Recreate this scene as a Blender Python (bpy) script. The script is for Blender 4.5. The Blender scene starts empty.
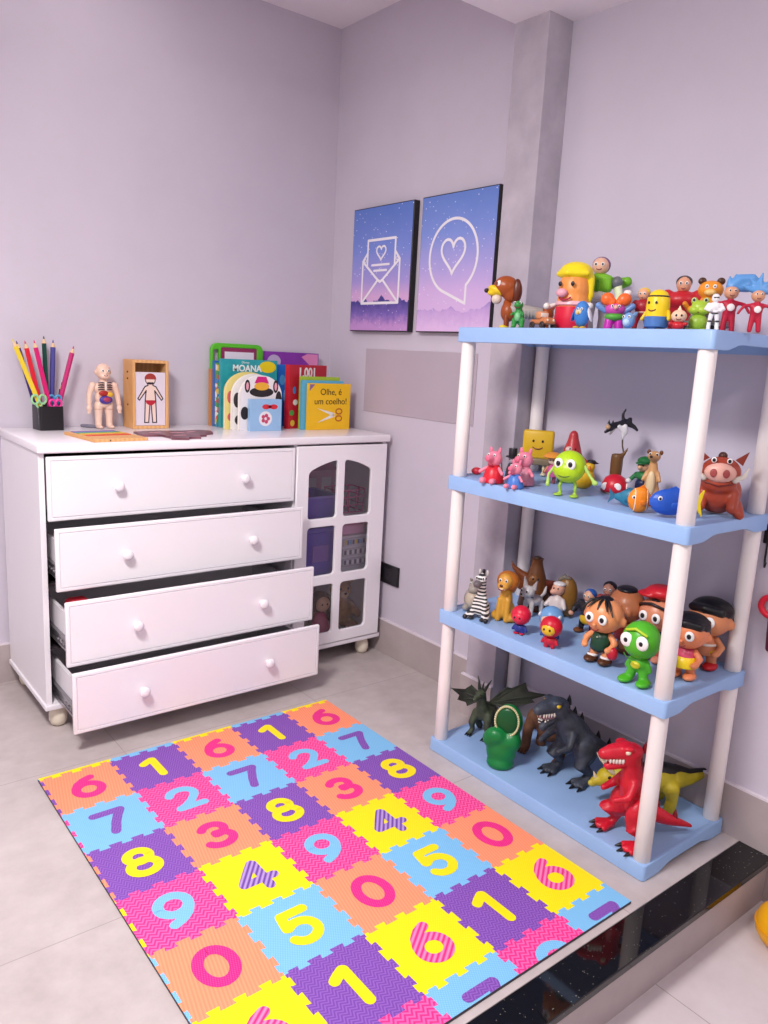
import bpy, bmesh, math, random
from mathutils import Vector, Matrix, Euler
random.seed(7)
PI = math.pi
scene = bpy.context.scene
COL = scene.collection

# ------------------------------------------------------------------ materials
def lin(c):
    c /= 255.0
    return c / 12.92 if c <= 0.04045 else ((c + 0.055) / 1.055) ** 2.4
def rgb(h):
    return (lin(int(h[0:2], 16)), lin(int(h[2:4], 16)), lin(int(h[4:6], 16)), 1.0)
_mats = {}
def new_mat(name):
    m = bpy.data.materials.new(name); m.use_nodes = True
    nt = m.node_tree
    return m, nt, nt.nodes['Principled BSDF']
def mix_color(nt, fac, a, b):
    n = nt.nodes.new('ShaderNodeMix'); n.data_type = 'RGBA'
    if hasattr(fac, 'links'): nt.links.new(fac, n.inputs[0])
    else: n.inputs[0].default_value = fac
    for k, v in ((6, a), (7, b)):
        if hasattr(v, 'links'): nt.links.new(v, n.inputs[k])
        else: n.inputs[k].default_value = v
    return n.outputs[2]
def ramp(nt, fac, stops):
    n = nt.nodes.new('ShaderNodeValToRGB')
    nt.links.new(fac, n.inputs[0])
    el = n.color_ramp.elements
    while len(el) < len(stops): el.new(0.5)
    for e, (p, c) in zip(el, stops):
        e.position = p; e.color = c if len(c) == 4 else (*c, 1)
    return n.outputs[0]
def coords(nt, which='Object'):
    return nt.nodes.new('ShaderNodeTexCoord').outputs[which]
def noise(nt, vec, scale, detail=3, rough=0.5):
    n = nt.nodes.new('ShaderNodeTexNoise')
    nt.links.new(vec, n.inputs['Vector'])
    n.inputs['Scale'].default_value = scale; n.inputs['Detail'].default_value = detail
    n.inputs['Roughness'].default_value = rough
    return n.outputs['Fac']
def bump(nt, bs, h, strength=0.2, dist=0.002):
    n = nt.nodes.new('ShaderNodeBump')
    n.inputs['Strength'].default_value = strength; n.inputs['Distance'].default_value = dist
    nt.links.new(h, n.inputs['Height']); nt.links.new(n.outputs[0], bs.inputs['Normal'])
def math_node(nt, op, a, b=None, c=None):
    n = nt.nodes.new('ShaderNodeMath'); n.operation = op
    for k, v in enumerate((a, b, c)):
        if v is None: continue
        if hasattr(v, 'links'): nt.links.new(v, n.inputs[k])
        else: n.inputs[k].default_value = v
    return n.outputs[0]
def plastic(h, rough=0.38, var=0.06, spec=0.4):
    key = (h, rough)
    if key in _mats: return _mats[key]
    m, nt, bs = new_mat('plastic_' + h)
    c = rgb(h)
    d = tuple(max(0, x * (1 - var * 2)) for x in c[:3]) + (1,)
    f = noise(nt, coords(nt), 18, 2)
    nt.links.new(mix_color(nt, f, d, c), bs.inputs['Base Color'])
    bs.inputs['Roughness'].default_value = rough
    bs.inputs['Specular IOR Level'].default_value = spec
    _mats[key] = m
    return m
def mottled(name, a, b, scale, rough, bstr=0.0, detail=6, lo=0.3, hi=0.7, spec=0.4, bdist=0.003):
    m, nt, bs = new_mat(name)
    f = noise(nt, coords(nt), scale, detail, 0.6)
    nt.links.new(ramp(nt, f, [(lo, rgb(a)), (hi, rgb(b))]), bs.inputs['Base Color'])
    bs.inputs['Roughness'].default_value = rough
    bs.inputs['Specular IOR Level'].default_value = spec
    if bstr: bump(nt, bs, noise(nt, coords(nt), scale * 4, 4), bstr, bdist)
    return m

M_wall = mottled('lilac_wall_paint', 'CBC2CF', 'D0C7D4', 3.0, 0.75, 0.06)
M_ceil = mottled('ceiling_paint', 'F1EAF0', 'F4EEF3', 2.0, 0.8, 0.03)
M_conc = mottled('concrete_pillar', 'A9A0AB', 'C1B7C1', 9.0, 0.7, 0.35, 8)
M_white = mottled('white_lacquer', 'F3EDF3', 'F6F1F5', 2.0, 0.22, 0.0)
M_white_dull = mottled('white_melamine', 'EEE8EE', 'F1ECF0', 2.0, 0.45)
M_dark = plastic('2A2228', 0.6)
M_metal = plastic('A9A6AA', 0.3); M_metal.node_tree.nodes['Principled BSDF'].inputs['Metallic'].default_value = 0.9
M_pole = mottled('ivory_pole_plastic', 'F2E8E6', 'F5ECEA', 3.0, 0.35)
M_shelf = mottled('light_blue_shelf_plastic', '92B2E0', '9ABAE5', 5.0, 0.42, 0.12, 5)
M_black = plastic('1C1A1E', 0.35)
M_cap = mottled('baseboard_cap', 'DDD2DA', 'E2D8DF', 3.0, 0.5)

# porcelain floor: mottled beige with thin joints every 0.7325 m
def floor_mat(name, a, b, jx, jy, seed=0.0):
    m, nt, bs = new_mat(name)
    co = coords(nt)
    f1 = noise(nt, co, 2.2, 8, 0.65); f2 = noise(nt, co, 14, 6, 0.6)
    f = math_node(nt, 'ADD', math_node(nt, 'MULTIPLY', f1, 0.65), math_node(nt, 'MULTIPLY', f2, 0.35))
    base = ramp(nt, f, [(0.36, rgb(a)), (0.62, rgb(b))])
    sp = nt.nodes.new('ShaderNodeSeparateXYZ'); nt.links.new(co, sp.inputs[0])
    def joint(axis, off):
        t = math_node(nt, 'DIVIDE', math_node(nt, 'SUBTRACT', sp.outputs[axis], off - 0.36625), 0.7325)
        fr = math_node(nt, 'FRACT', t)
        return math_node(nt, 'LESS_THAN', math_node(nt, 'ABSOLUTE', math_node(nt, 'SUBTRACT', fr, 0.5)), 0.0016)
    j = math_node(nt, 'MAXIMUM', joint(0, jx), joint(1, jy))
    nt.links.new(mix_color(nt, j, base, rgb('9C9090')), bs.inputs['Base Color'])
    bs.inputs['Roughness'].default_value = 0.42
    bs.inputs['Specular IOR Level'].default_value = 0.35
    return m
M_floor = floor_mat('beige_porcelain_floor', 'AFA3A2', 'C6BBBA', -2.0, -1.4975)
M_floor2 = floor_mat('pale_porcelain_floor', 'C8BCBE', 'D4CACC', -0.53, -2.8)
M_base = mottled('baseboard_porcelain', 'A99A9B', 'BAACAC', 5.0, 0.45, 0.0, 8)
def granite():
    m, nt, bs = new_mat('black_granite')
    v = nt.nodes.new('ShaderNodeTexVoronoi'); v.inputs['Scale'].default_value = 160
    nt.links.new(coords(nt), v.inputs['Vector'])
    f = noise(nt, coords(nt), 90, 4)
    spk = math_node(nt, 'MULTIPLY', math_node(nt, 'LESS_THAN', v.outputs['Distance'], 0.16), math_node(nt, 'GREATER_THAN', f, 0.56))
    nt.links.new(mix_color(nt, spk, rgb('0E0D0F'), rgb('8C8A80')), bs.inputs['Base Color'])
    bs.inputs['Roughness'].default_value = 0.05
    return m
M_granite = granite()

def wood(name, a, b, scale=18, rough=0.5):
    m, nt, bs = new_mat(name)
    w = nt.nodes.new('ShaderNodeTexWave'); w.inputs['Scale'].default_value = scale
    w.inputs['Distortion'].default_value = 3; w.inputs['Detail'].default_value = 3
    nt.links.new(coords(nt), w.inputs['Vector'])
    nt.links.new(mix_color(nt, w.outputs['Fac'], rgb(a), rgb(b)), bs.inputs['Base Color'])
    bs.inputs['Roughness'].default_value = rough
    return m
M_wood = wood('pine_wood', 'D9A062', 'E4B27A')
def glass_mat():
    m = bpy.data.materials.new('cabinet_glass'); m.use_nodes = True
    nt = m.node_tree; nt.nodes.clear()
    out = nt.nodes.new('ShaderNodeOutputMaterial')
    tr = nt.nodes.new('ShaderNodeBsdfTransparent'); tr.inputs[0].default_value = (0.97, 0.97, 0.98, 1)
    gl = nt.nodes.new('ShaderNodeBsdfGlossy'); gl.inputs['Roughness'].default_value = 0.12
    mx = nt.nodes.new('ShaderNodeMixShader')
    fr = nt.nodes.new('ShaderNodeFresnel'); fr.inputs[0].default_value = 1.35
    f = math_node(nt, 'ADD', fr.outputs[0], math_node(nt, 'MULTIPLY', noise(nt, coords(nt), 3), 0.04))
    nt.links.new(f, mx.inputs[0]); nt.links.new(tr.outputs[0], mx.inputs[1]); nt.links.new(gl.outputs[0], mx.inputs[2])
    nt.links.new(mx.outputs[0], out.inputs[0])
    return m
M_glass = glass_mat()

# ------------------------------------------------------------------ mesh helpers
def link_mesh(name, me, mats, parent=None, loc=(0, 0, 0), smooth=False):
    o = bpy.data.objects.new(name, me)
    for m in (mats if isinstance(mats, (list, tuple)) else [mats]): me.materials.append(m)
    COL.objects.link(o)
    o.location = loc
    if parent: o.parent = parent
    if smooth:
        for p in me.polygons: p.use_smooth = True
    return o
def obj(name, bm, mats, parent=None, loc=(0, 0, 0), smooth=False, angle=None):
    bmesh.ops.recalc_face_normals(bm, faces=bm.faces)
    me = bpy.data.meshes.new(name); bm.to_mesh(me); bm.free()
    o = link_mesh(name, me, mats, parent, loc, smooth or angle is not None)
    if angle is not None: me.set_sharp_from_angle(angle=math.radians(angle))
    return o
def tag(o, label, cat, group=None):
    o['label'] = label; o['category'] = cat
    if group: o['group'] = group
    return o
def thing(name, label, cat, loc=(0, 0, 0), rz=0, group=None):
    o = bpy.data.objects.new(name, None); COL.objects.link(o)
    o.empty_display_size = 0.05
    o.location = loc; o.rotation_euler = (0, 0, rz)
    return tag(o, label, cat, group)
def struct(name, bm, m, loc=(0, 0, 0)):
    o = obj(name, bm, m, None, loc); o['kind'] = 'structure'; return o
def place(geom_verts, mat4):
    for v in geom_verts: v.co = mat4 @ v.co
def add_box(bm, c, s, bev=0.0, seg=2, rot=None, mi=0):
    r = bmesh.ops.create_cube(bm, size=1.0)
    vs = r['verts']
    for v in vs: v.co = Vector((v.co.x * s[0], v.co.y * s[1], v.co.z * s[2]))
    if bev:
        es = list({e for v in vs for e in v.link_edges})
        rb = bmesh.ops.bevel(bm, geom=es, offset=min(bev, min(s) * 0.49), segments=seg, profile=0.5, affect='EDGES')
        vs = list({v for f in rb['faces'] for v in f.verts} | {v for v in vs if v.is_valid})
    T = Matrix.Translation(Vector(c))
    if rot: T = T @ Euler(rot).to_matrix().to_4x4()
    place(vs, T)
    if mi:
        for f in {f for v in vs for f in v.link_faces}: f.material_index = mi
    return vs
def box2(bm, a, b, bev=0.0, seg=2, mi=0):
    return add_box(bm, [(a[i] + b[i]) / 2 for i in range(3)], [abs(b[i] - a[i]) for i in range(3)], bev, seg, None, mi)
def add_ell(bm, c, r, rot=None, u=16, v=10):
    vs = bmesh.ops.create_uvsphere(bm, u_segments=u, v_segments=v, radius=1.0)['verts']
    T = Matrix.Translation(Vector(c))
    if rot: T = T @ Euler([math.radians(a) for a in rot]).to_matrix().to_4x4()
    T = T @ Matrix.Diagonal((r[0], r[1], r[2], 1))
    place(vs, T); return vs
def add_tube(bm, pts, seg=10, closed=False, caps=True):
    P = [Vector(p[:3]) for p in pts]; R = [p[3] for p in pts]
    n = len(P)
    rings = []
    up = None
    seq = []
    if caps and not closed:
        d0 = (P[0] - P[1]).normalized(); d1 = (P[-1] - P[-2]).normalized()
        for a in (80, 50, 22): seq.append((P[0] + d0 * R[0] * math.sin(math.radians(a)), R[0] * math.cos(math.radians(a))))
        seq += list(zip(P, R))
        for a in (22, 50, 80): seq.append((P[-1] + d1 * R[-1] * math.sin(math.radians(a)), R[-1] * math.cos(math.radians(a))))
    else: seq = list(zip(P, R))
    Q = [s[0] for s in seq]
    m = len(Q)
    for i in range(m):
        if closed: t = Q[(i + 1) % m] - Q[i - 1]
        else: t = Q[min(i + 1, m - 1)] - Q[max(i - 1, 0)]
        if t.length < 1e-9: t = Vector((0, 0, 1))
        t.normalize()
        if up is None:
            up = Vector((0, 0, 1)) if abs(t.z) < 0.9 else Vector((1, 0, 0))
        up = (up - t * up.dot(t))
        if up.length < 1e-6: up = t.orthogonal()
        up.normalize(); sd = t.cross(up)
        rings.append([bm.verts.new(Q[i] + (up * math.cos(2 * PI * k / seg) + sd * math.sin(2 * PI * k / seg)) * seq[i][1]) for k in range(seg)])
    rng = range(m) if closed else range(m - 1)
    for i in rng:
        a, b = rings[i], rings[(i + 1) % m]
        for k in range(seg): bm.faces.new((a[k], a[(k + 1) % seg], b[(k + 1) % seg], b[k]))
    if not closed:
        bm.faces.new(list(reversed(rings[0]))); bm.faces.new(rings[-1])
def add_lathe(bm, prof, seg=24, c=(0, 0, 0)):
    rings = []
    for r, z in prof:
        rings.append([bm.verts.new((c[0] + max(r, 1e-5) * math.cos(2 * PI * k / seg), c[1] + max(r, 1e-5) * math.sin(2 * PI * k / seg), c[2] + z)) for k in range(seg)])
    for a, b in zip(rings, rings[1:]):
        for k in range(seg): bm.faces.new((a[k], a[(k + 1) % seg], b[(k + 1) % seg], b[k]))
    bm.faces.new(list(reversed(rings[0]))); bm.faces.new(rings[-1])
def add_torus(bm, c, R, r, rot=None, n=28, seg=8, sx=1.0, sz=1.0):
    pts = [(R * sx * math.cos(2 * PI * k / n), 0, R * sz * math.sin(2 * PI * k / n), r) for k in range(n)]
    b2 = bmesh.new(); add_tube(b2, pts, seg, True)
    T = Matrix.Translation(Vector(c))
    if rot: T = T @ Euler([math.radians(a) for a in rot]).to_matrix().to_4x4()
    place(b2.verts, T); merge(bm, b2)
def merge(bm, b2, mi=None):
    me = bpy.data.meshes.new('t'); b2.to_mesh(me); b2.free()
    bm.from_mesh(me); bpy.data.meshes.remove(me)
def add_prism(bm, poly, T, depth, mi=0):
    """poly: 2D points; extruded along local +z by depth, then placed by T"""
    a = [bm.verts.new(T @ Vector((x, y, 0))) for x, y in poly]
    b = [bm.verts.new(T @ Vector((x, y, depth))) for x, y in poly]
    n = len(poly)
    fs = [bm.faces.new(list(reversed(a))), bm.faces.new(b)]
    for k in range(n): fs.append(bm.faces.new((a[k], a[(k + 1) % n], b[(k + 1) % n], b[k])))
    for f in fs: f.material_index = mi
def add_flat(bm, poly, T, mi=0):
    f = bm.faces.new([bm.verts.new(T @ Vector((x, y, 0))) for x, y in poly]); f.material_index = mi
    return f
XZ = Matrix(((1, 0, 0, 0), (0, 0, 1, 0), (0, 1, 0, 0), (0, 0, 0, 1)))       # local (x,y,d) -> (x, d, y): a plane seen from -y
def ribbon(path, w, closed=False, cap=True):
    """flat stroke of a 2D path -> list of small convex polygons"""
    P = [Vector((p[0], p[1])) for p in path]; n = len(P); L, R = [], []
    for i in range(n):
        if closed: t = P[(i + 1) % n] - P[i - 1]
        else: t = P[min(i + 1, n - 1)] - P[max(i - 1, 0)]
        t.normalize(); nn = Vector((-t.y, t.x))
        L.append(P[i] + nn * w / 2); R.append(P[i] - nn * w / 2)
    out = []
    for i in (range(n) if closed else range(n - 1)):
        j = (i + 1) % n
        out.append([R[i], R[j], L[j], L[i]])
    if cap and not closed:
        for p, q in ((P[0], P[1]), (P[-1], P[-2])):
            a0 = math.atan2(p.y - q.y, p.x - q.x)
            out.append([p + Vector((math.cos(a0 + a), math.sin(a0 + a))) * w / 2 for a in [PI / 2 * (k / 4 - 1) for k in range(9)]])
    return out
def arc(cx, cy, rx, ry, a0, a1, n=14):
    return [(cx + rx * math.cos(math.radians(a0 + (a1 - a0) * k / n)), cy + ry * math.sin(math.radians(a0 + (a1 - a0) * k / n))) for k in range(n + 1)]
def curve_solid(polys, depth, bev=0.0):
    """2D outline with holes -> mesh, extruded symmetric in z (curve fill)"""
    cu = bpy.data.curves.new('c', 'CURVE'); cu.dimensions = '2D'; cu.fill_mode = 'BOTH'
    cu.extrude = depth / 2 - bev; cu.bevel_depth = bev; cu.bevel_resolution = 2; cu.offset = -bev
    for p in polys:
        s = cu.splines.new('POLY'); s.points.add(len(p) - 1); s.use_cyclic_u = True
        for q, (x, y) in zip(s.points, p): q.co = (x, y, 0, 1)
    return curve_to_mesh(cu)
def curve_to_mesh(cu):
    o = bpy.data.objects.new('tmp', cu); COL.objects.link(o)
    dg = bpy.context.evaluated_depsgraph_get()
    me = bpy.data.meshes.new_from_object(o.evaluated_get(dg))
    bpy.data.objects.remove(o); bpy.data.curves.remove(cu)
    return me
def text_mesh(s, size, ext=0.0004, align='CENTER', space=1.0, offset=0.0):
    cu = bpy.data.curves.new('t', 'FONT'); cu.body = s; cu.size = size; cu.extrude = ext
    cu.align_x = align; cu.align_y = 'CENTER'; cu.space_line = space; cu.offset = offset
    return curve_to_mesh(cu)
def rrect(x0, y0, x1, y1, r, n=5):
    out = []
    for cx, cy, a in ((x1 - r, y1 - r, 0), (x0 + r, y1 - r, 90), (x0 + r, y0 + r, 180), (x1 - r, y0 + r, 270)):
        out += [(cx + r * math.cos(math.radians(a + 90 * k / n)), cy + r * math.sin(math.radians(a + 90 * k / n))) for k in range(n + 1)]
    return out

# ------------------------------------------------------------------ camera
F, YAW, PITCH, ROLL = 783.2647, 0.6764, -0.1985, 0.0526
fw = Vector((math.sin(YAW) * math.cos(PITCH), math.cos(YAW) * math.cos(PITCH), math.sin(PITCH)))
rt = Vector((math.cos(YAW), -math.sin(YAW), 0)); up = rt.cross(fw)
r2 = rt * math.cos(ROLL) + up * math.sin(ROLL); u2 = -rt * math.sin(ROLL) + up * math.cos(ROLL)
cam = bpy.data.cameras.new('camera'); camo = bpy.data.objects.new('camera', cam); COL.objects.link(camo)
cam.sensor_fit = 'HORIZONTAL'; cam.sensor_width = 36; cam.lens = F / 768 * 36
mw = Matrix((r2, u2, -fw)).transposed().to_4x4(); mw.translation = Vector((-2.1019, -3.0838, 1.307))
camo.matrix_world = mw; cam.clip_start = 0.05
scene.camera = camo

# ------------------------------------------------------------------ room shell
GY0, GY1, PYL, PYR, PX = -2.1744, -2.2706, -1.1435, -1.2855, -0.1128
H1, H2, STEP = 2.6702, 2.36, -0.139
bm = bmesh.new(); box2(bm, (-5.0, GY0, -0.3), (0, 0, 0)); struct('floor', bm, M_floor)
bm = bmesh.new(); box2(bm, (-5.0, -5.0, -0.3), (0, GY1 + 0.012, STEP)); struct('floor_lower', bm, M_floor2)
bm = bmesh.new(); box2(bm, (-5.0, GY1, -0.02), (0, GY0 - 0.0006, 0.0), 0.0025, 2); struct('trim_1', bm, M_granite)
bm = bmesh.new(); box2(bm, (-5.0, GY1 + 0.010, STEP), (0, GY0 - 0.0006, -0.0205)); struct('trim_2', bm, M_base)
bm = bmesh.new(); box2(bm, (-5.0, 0, -0.3), (0.15, 0.15, 2.95)); struct('wall_back', bm, M_wall)
bm = bmesh.new(); box2(bm, (0, -5.0, -0.3), (0.15, 0, 2.95)); struct('wall_right', bm, M_wall)
bm = bmesh.new(); box2(bm, (PX, PYR, 0), (0, PYL, 2.5), 0.002, 1); struct('wall_pillar', bm, M_conc)
bm = bmesh.new(); box2(bm, (-5.0, PYL + 0.002, H1), (0, 0, 2.95)); struct('ceiling', bm, M_ceil)
bm = bmesh.new(); box2(bm, (-5.0, -5.0, H2), (0, PYL + 0.002, 2.95)); struct('ceiling_lowered', bm, M_ceil)
BB = 0.156
def baseboard(name, a, b):
    bm = bmesh.new()
    box2(bm, a, (b[0], b[1], BB - 0.006))
    box2(bm, (a[0], a[1], BB - 0.006), (b[0], b[1], BB), 0.0, 1, 1)
    o = obj(name, bm, [M_base, M_cap]); o['kind'] = 'structure'
baseboard('baseboard_back', (-5.0, -0.011, 0), (-0.011, -0.0002, 0))
baseboard('baseboard_right', (-0.011, PYL, 0), (-0.0002, 0, 0))
baseboard('baseboard_right', (-0.011, GY0, 0), (-0.0002, PYR, 0))
baseboard('baseboard_pillar', (PX - 0.012, PYR, 0), (PX - 0.0004, PYL + 0.012, 0))
bm = bmesh.new()
box2(bm, (-0.011, GY1 + 0.012, 0), (-0.0002, GY0, BB - 0.006)); box2(bm, (-0.011, -5.0, STEP), (-0.0002, GY1 + 0.010, BB - 0.006))
box2(bm, (-0.011, -5.0, BB - 0.006), (-0.0002, GY0, BB), 0, 1, 1)
o = obj('baseboard_near', bm, [M_base, M_cap]); o['kind'] = 'structure'

# flat beige panel on the right wall
bm = bmesh.new(); box2(bm, (-0.003, -0.974, 1.0575), (-0.0004, -0.2845, 1.327), 0.001, 1)
tag(obj('wall_panel', bm, mottled('beige_panel', 'B7A9B4', 'BBADB8', 4, 0.6)), 'flat greyish beige rectangular panel on the wall below the two pictures', 'wall panel')
# black power socket
t = thing('wall_socket', 'black rectangular power socket on the lilac wall beside the dresser', 'socket', (0, -0.527, 0.366))
bm = bmesh.new(); box2(bm, (-0.010, -0.07, -0.044), (-0.0004, 0.07, 0.044), 0.003, 2); obj('plate', bm, M_black, t)
bm = bmesh.new(); box2(bm, (-0.0118, -0.022, -0.026), (-0.0095, 0.022, 0.026), 0.002, 2)
for yy, zz in ((-0.008, 0), (0.008, 0), (0, 0.004)):
    add_tube(bm, [(-0.0135, yy, zz, 0.0022), (-0.0115, yy, zz, 0.0022)], 8)
obj('outlet', bm, plastic('2E2A30', 0.4), t)

# ------------------------------------------------------------------ wall pictures
def art_mat(name, left):
    m, nt, bs = new_mat(name)
    co = coords(nt)                                   # x: across 0..1 (object), z: height
    sp = nt.nodes.new('ShaderNodeSeparateXYZ'); nt.links.new(co, sp.inputs[0])
    v = math_node(nt, 'DIVIDE', sp.outputs[2], 0.504)          # 0 bottom .. 1 top
    n1 = noise(nt, co, 9, 6, 0.7)
    vv = math_node(nt, 'ADD', v, math_node(nt, 'MULTIPLY', math_node(nt, 'SUBTRACT', n1, 0.5), 0.16))
    if left: sky = ramp(nt, vv, [(0.05, rgb('C9A6DC')), (0.28, rgb('D8ACD8')), (0.42, rgb('A79ADB')), (0.65, rgb('7C8FDA')), (1.0, rgb('5B7BC9'))])
    else: sky = ramp(nt, vv, [(0.0, rgb('E3C3EA')), (0.3, rgb('D5B5E6')), (0.5, rgb('AFA6E2')), (0.72, rgb('8197DE')), (1.0, rgb('6484CE'))])
    vo = nt.nodes.new('ShaderNodeTexVoronoi'); vo.inputs['Scale'].default_value = 55; nt.links.new(co, vo.inputs['Vector'])
    star = math_node(nt, 'LESS_THAN', vo.outputs['Distance'], 0.13)
    star = math_node(nt, 'MULTIPLY', star, math_node(nt, 'GREATER_THAN', noise(nt, co, 14, 2), 0.45))
    sky = mix_color(nt, star, sky, rgb('EDE8F8'))
    # hills: a ridge height that wanders across the canvas
    sx = nt.nodes.new('ShaderNodeCombineXYZ'); nt.links.new(sp.outputs[1], sx.inputs[0])
    ridge = math_node(nt, 'MULTIPLY', noise(nt, sx.outputs[0], 11 if left else 6, 5, 0.55), 0.28 if left else 0.30)
    ridge = math_node(nt, 'ADD', ridge, 0.11 if left else 0.02)
    hill = math_node(nt, 'LESS_THAN', v, ridge)
    hv = math_node(nt, 'ADD', math_node(nt, 'DIVIDE', v, 0.3), math_node(nt, 'MULTIPLY', math_node(nt, 'SUBTRACT', noise(nt, co, 16, 5, 0.7), 0.5), 0.7))
    if left: hc = ramp(nt, hv, [(0.15, rgb('C493CF')), (0.45, rgb('7A62B4')), (0.85, rgb('453C8C'))])
    else: hc = ramp(nt, hv, [(0.1, rgb('E2C0EA')), (0.5, rgb('C9A6DE')), (0.9, rgb('8B7BC8'))])
    hc = mix_color(nt, star, hc, rgb('D9CDEE'))
    nt.links.new(mix_color(nt, hill, sky, hc), bs.inputs['Base Color'])
    bs.inputs['Roughness'].default_value = 0.6
    bump(nt, bs, noise(nt, co, 320, 2), 0.15, 0.001)
    return m
M_ink = plastic('F7F2F8', 0.6)
def heart(cx, cy, w, h, n=40):
    P = []
    for k in range(n):
        t = 2 * PI * k / n
        P.append((cx + w / 2 * math.sin(t) ** 3, cy + h * ((13 * math.cos(t) - 5 * math.cos(2 * t) - 2 * math.cos(3 * t) - math.cos(4 * t)) / 29.0 + 0.09)))
    return P
def picture(y0, y1, z0, z1, left, label):
    W, Hh = abs(y1 - y0), z1 - z0
    t = thing('wall_picture', label, 'picture', (-0.001, y0, z0), 0, 'canvas pictures on the right wall')
    bm = bmesh.new(); box2(bm, (-0.028, -W, 0), (0, 0, Hh), 0.0015, 1); obj('frame', bm, M_black, t)
    bm = bmesh.new()
    e = 0.004
    # print: x' runs along -y
    T = Matrix(((0, 0, -1, -0.0285), (-1, 0, 0, 0), (0, 1, 0, 0), (0, 0, 0, 1)))
    add_prism(bm, [(e, e), (W - e, e), (W - e, Hh - e), (e, Hh - e)], T, 0.0008, 0)
    U = lambda u, v: (u * W, (1 - v) * Hh)
    T2 = Matrix(((0, 0, -1, -0.0297), (-1, 0, 0, 0), (0, 1, 0, 0), (0, 0, 0, 1)))
    strokes = []
    lw = 0.0105
    def st(path, w=lw, closed=False): strokes.extend(ribbon(path, w, closed))
    def seg(a, b, w=lw): st([U(*a), U(*b)], w)
    if left:
        cs = [(0.20, 0.43), (0.82, 0.43), (0.82, 0.77), (0.20, 0.77)]
        for a, b in zip(cs[1:], cs[2:] + cs[:1]): 
            if b != cs[1]: seg(a, b)
        seg(cs[3], cs[0]); 
        seg((0.28, 0.265), (0.74, 0.265)); seg((0.28, 0.265), (0.28, 0.47)); seg((0.74, 0.265), (0.74, 0.47))
        seg((0.20, 0.43), (0.47, 0.585)); seg((0.82, 0.43), (0.55, 0.585)); seg((0.47, 0.585), (0.51, 0.60)); seg((0.51, 0.60), (0.55, 0.585))
        seg((0.20, 0.77), (0.47, 0.585)); seg((0.82, 0.77), (0.55, 0.585))
        seg((0.20, 0.43), (0.28, 0.365)); seg((0.82, 0.43), (0.74, 0.365))
        st(heart(0.51 * W, (1 - 0.375) * Hh, 0.062, 0.056), 0.008, True)
        seg((0.36, 0.465), (0.65, 0.465), 0.009); seg((0.40, 0.51), (0.61, 0.51), 0.009)
        for u in (0.245, 0.775): st([(u * W + 0.006 * math.cos(a * PI / 6), (1 - 0.425) * Hh + 0.006 * math.sin(a * PI / 6)) for a in range(12)], 0.004, True)
    else:
        cx, cy, rx, ry = 0.47 * W, (1 - 0.45) * Hh, 0.130, 0.134
        pts = arc(cx, cy, rx, ry, -52, 252, 60)
        pts += [U(0.665, 0.79)]
        st(pts[:-1]); st([pts[-2], U(0.665, 0.79)]); st([pts[0], U(0.665, 0.79)])
        st(heart(0.47 * W, (1 - 0.455) * Hh, 0.128, 0.128), lw, True)
    for k, q in enumerate(strokes):
        add_flat(bm, q, Matrix.Translation((-(k % 100) * 6e-6, 0, 0)) @ T2, 1)
    obj('canvas_print', bm, [art_mat('watercolour_print_envelope' if left else 'watercolour_print_bubble', left), M_ink], t)
picture(-0.191, -0.5916, 1.4, 1.906, True, 'black framed watercolour picture with a white open envelope drawing')
picture(-0.6409, -1.0495, 1.4, 1.906, False, 'black framed watercolour picture with a white speech bubble and heart')

# ------------------------------------------------------------------ foam number mat
MX0, MX1, MY0, MY1, MH = -1.5422, -0.5035, -0.7981, -2.1545, 0.008
PX0, PY0, PT = -1.4345, -0.919, 0.2108
def tile_mat(name, a, b, scale, rot, kind):
    m, nt, bs = new_mat(name)
    co = coords(nt)
    mp = nt.nodes.new('ShaderNodeMapping'); nt.links.new(co, mp.inputs['Vector'])
    mp.inputs['Rotation'].default_value = (0, 0, math.radians(rot))
    w = nt.nodes.new('ShaderNodeTexWave'); w.wave_type = 'BANDS'; w.bands_direction = 'X'
    nt.links.new(mp.outputs[0], w.inputs['Vector'])
    w.inputs['Scale'].default_value = scale
    if kind == 'zig':
        sp = nt.nodes.new('ShaderNodeSeparateXYZ'); nt.links.new(mp.outputs[0], sp.inputs[0])
        tri = math_node(nt, 'PINGPONG', sp.outputs[1], 0.011)
        cb = nt.nodes.new('ShaderNodeCombineXYZ'); nt.links.new(math_node(nt, 'ADD', sp.outputs[0], tri), cb.inputs[0])
        nt.links.new(cb.outputs[0], w.inputs['Vector'])
    fac = w.outputs['Fac']
    if kind == 'dots':
        w2 = nt.nodes.new('ShaderNodeTexWave'); w2.wave_type = 'BANDS'; w2.bands_direction = 'Y'; w2.inputs['Scale'].default_value = scale
        nt.links.new(mp.outputs[0], w2.inputs['Vector'])
        fac = math_node(nt, 'MULTIPLY', fac, w2.outputs['Fac'])
    nt.links.new(mix_color(nt, fac, rgb(a), rgb(b)), bs.inputs['Base Color'])
    bs.inputs['Roughness'].default_value = 0.55; bs.inputs['Specular IOR Level'].default_value = 0.3
    bump(nt, bs, fac, 0.25, 0.001)
    return m
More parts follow.
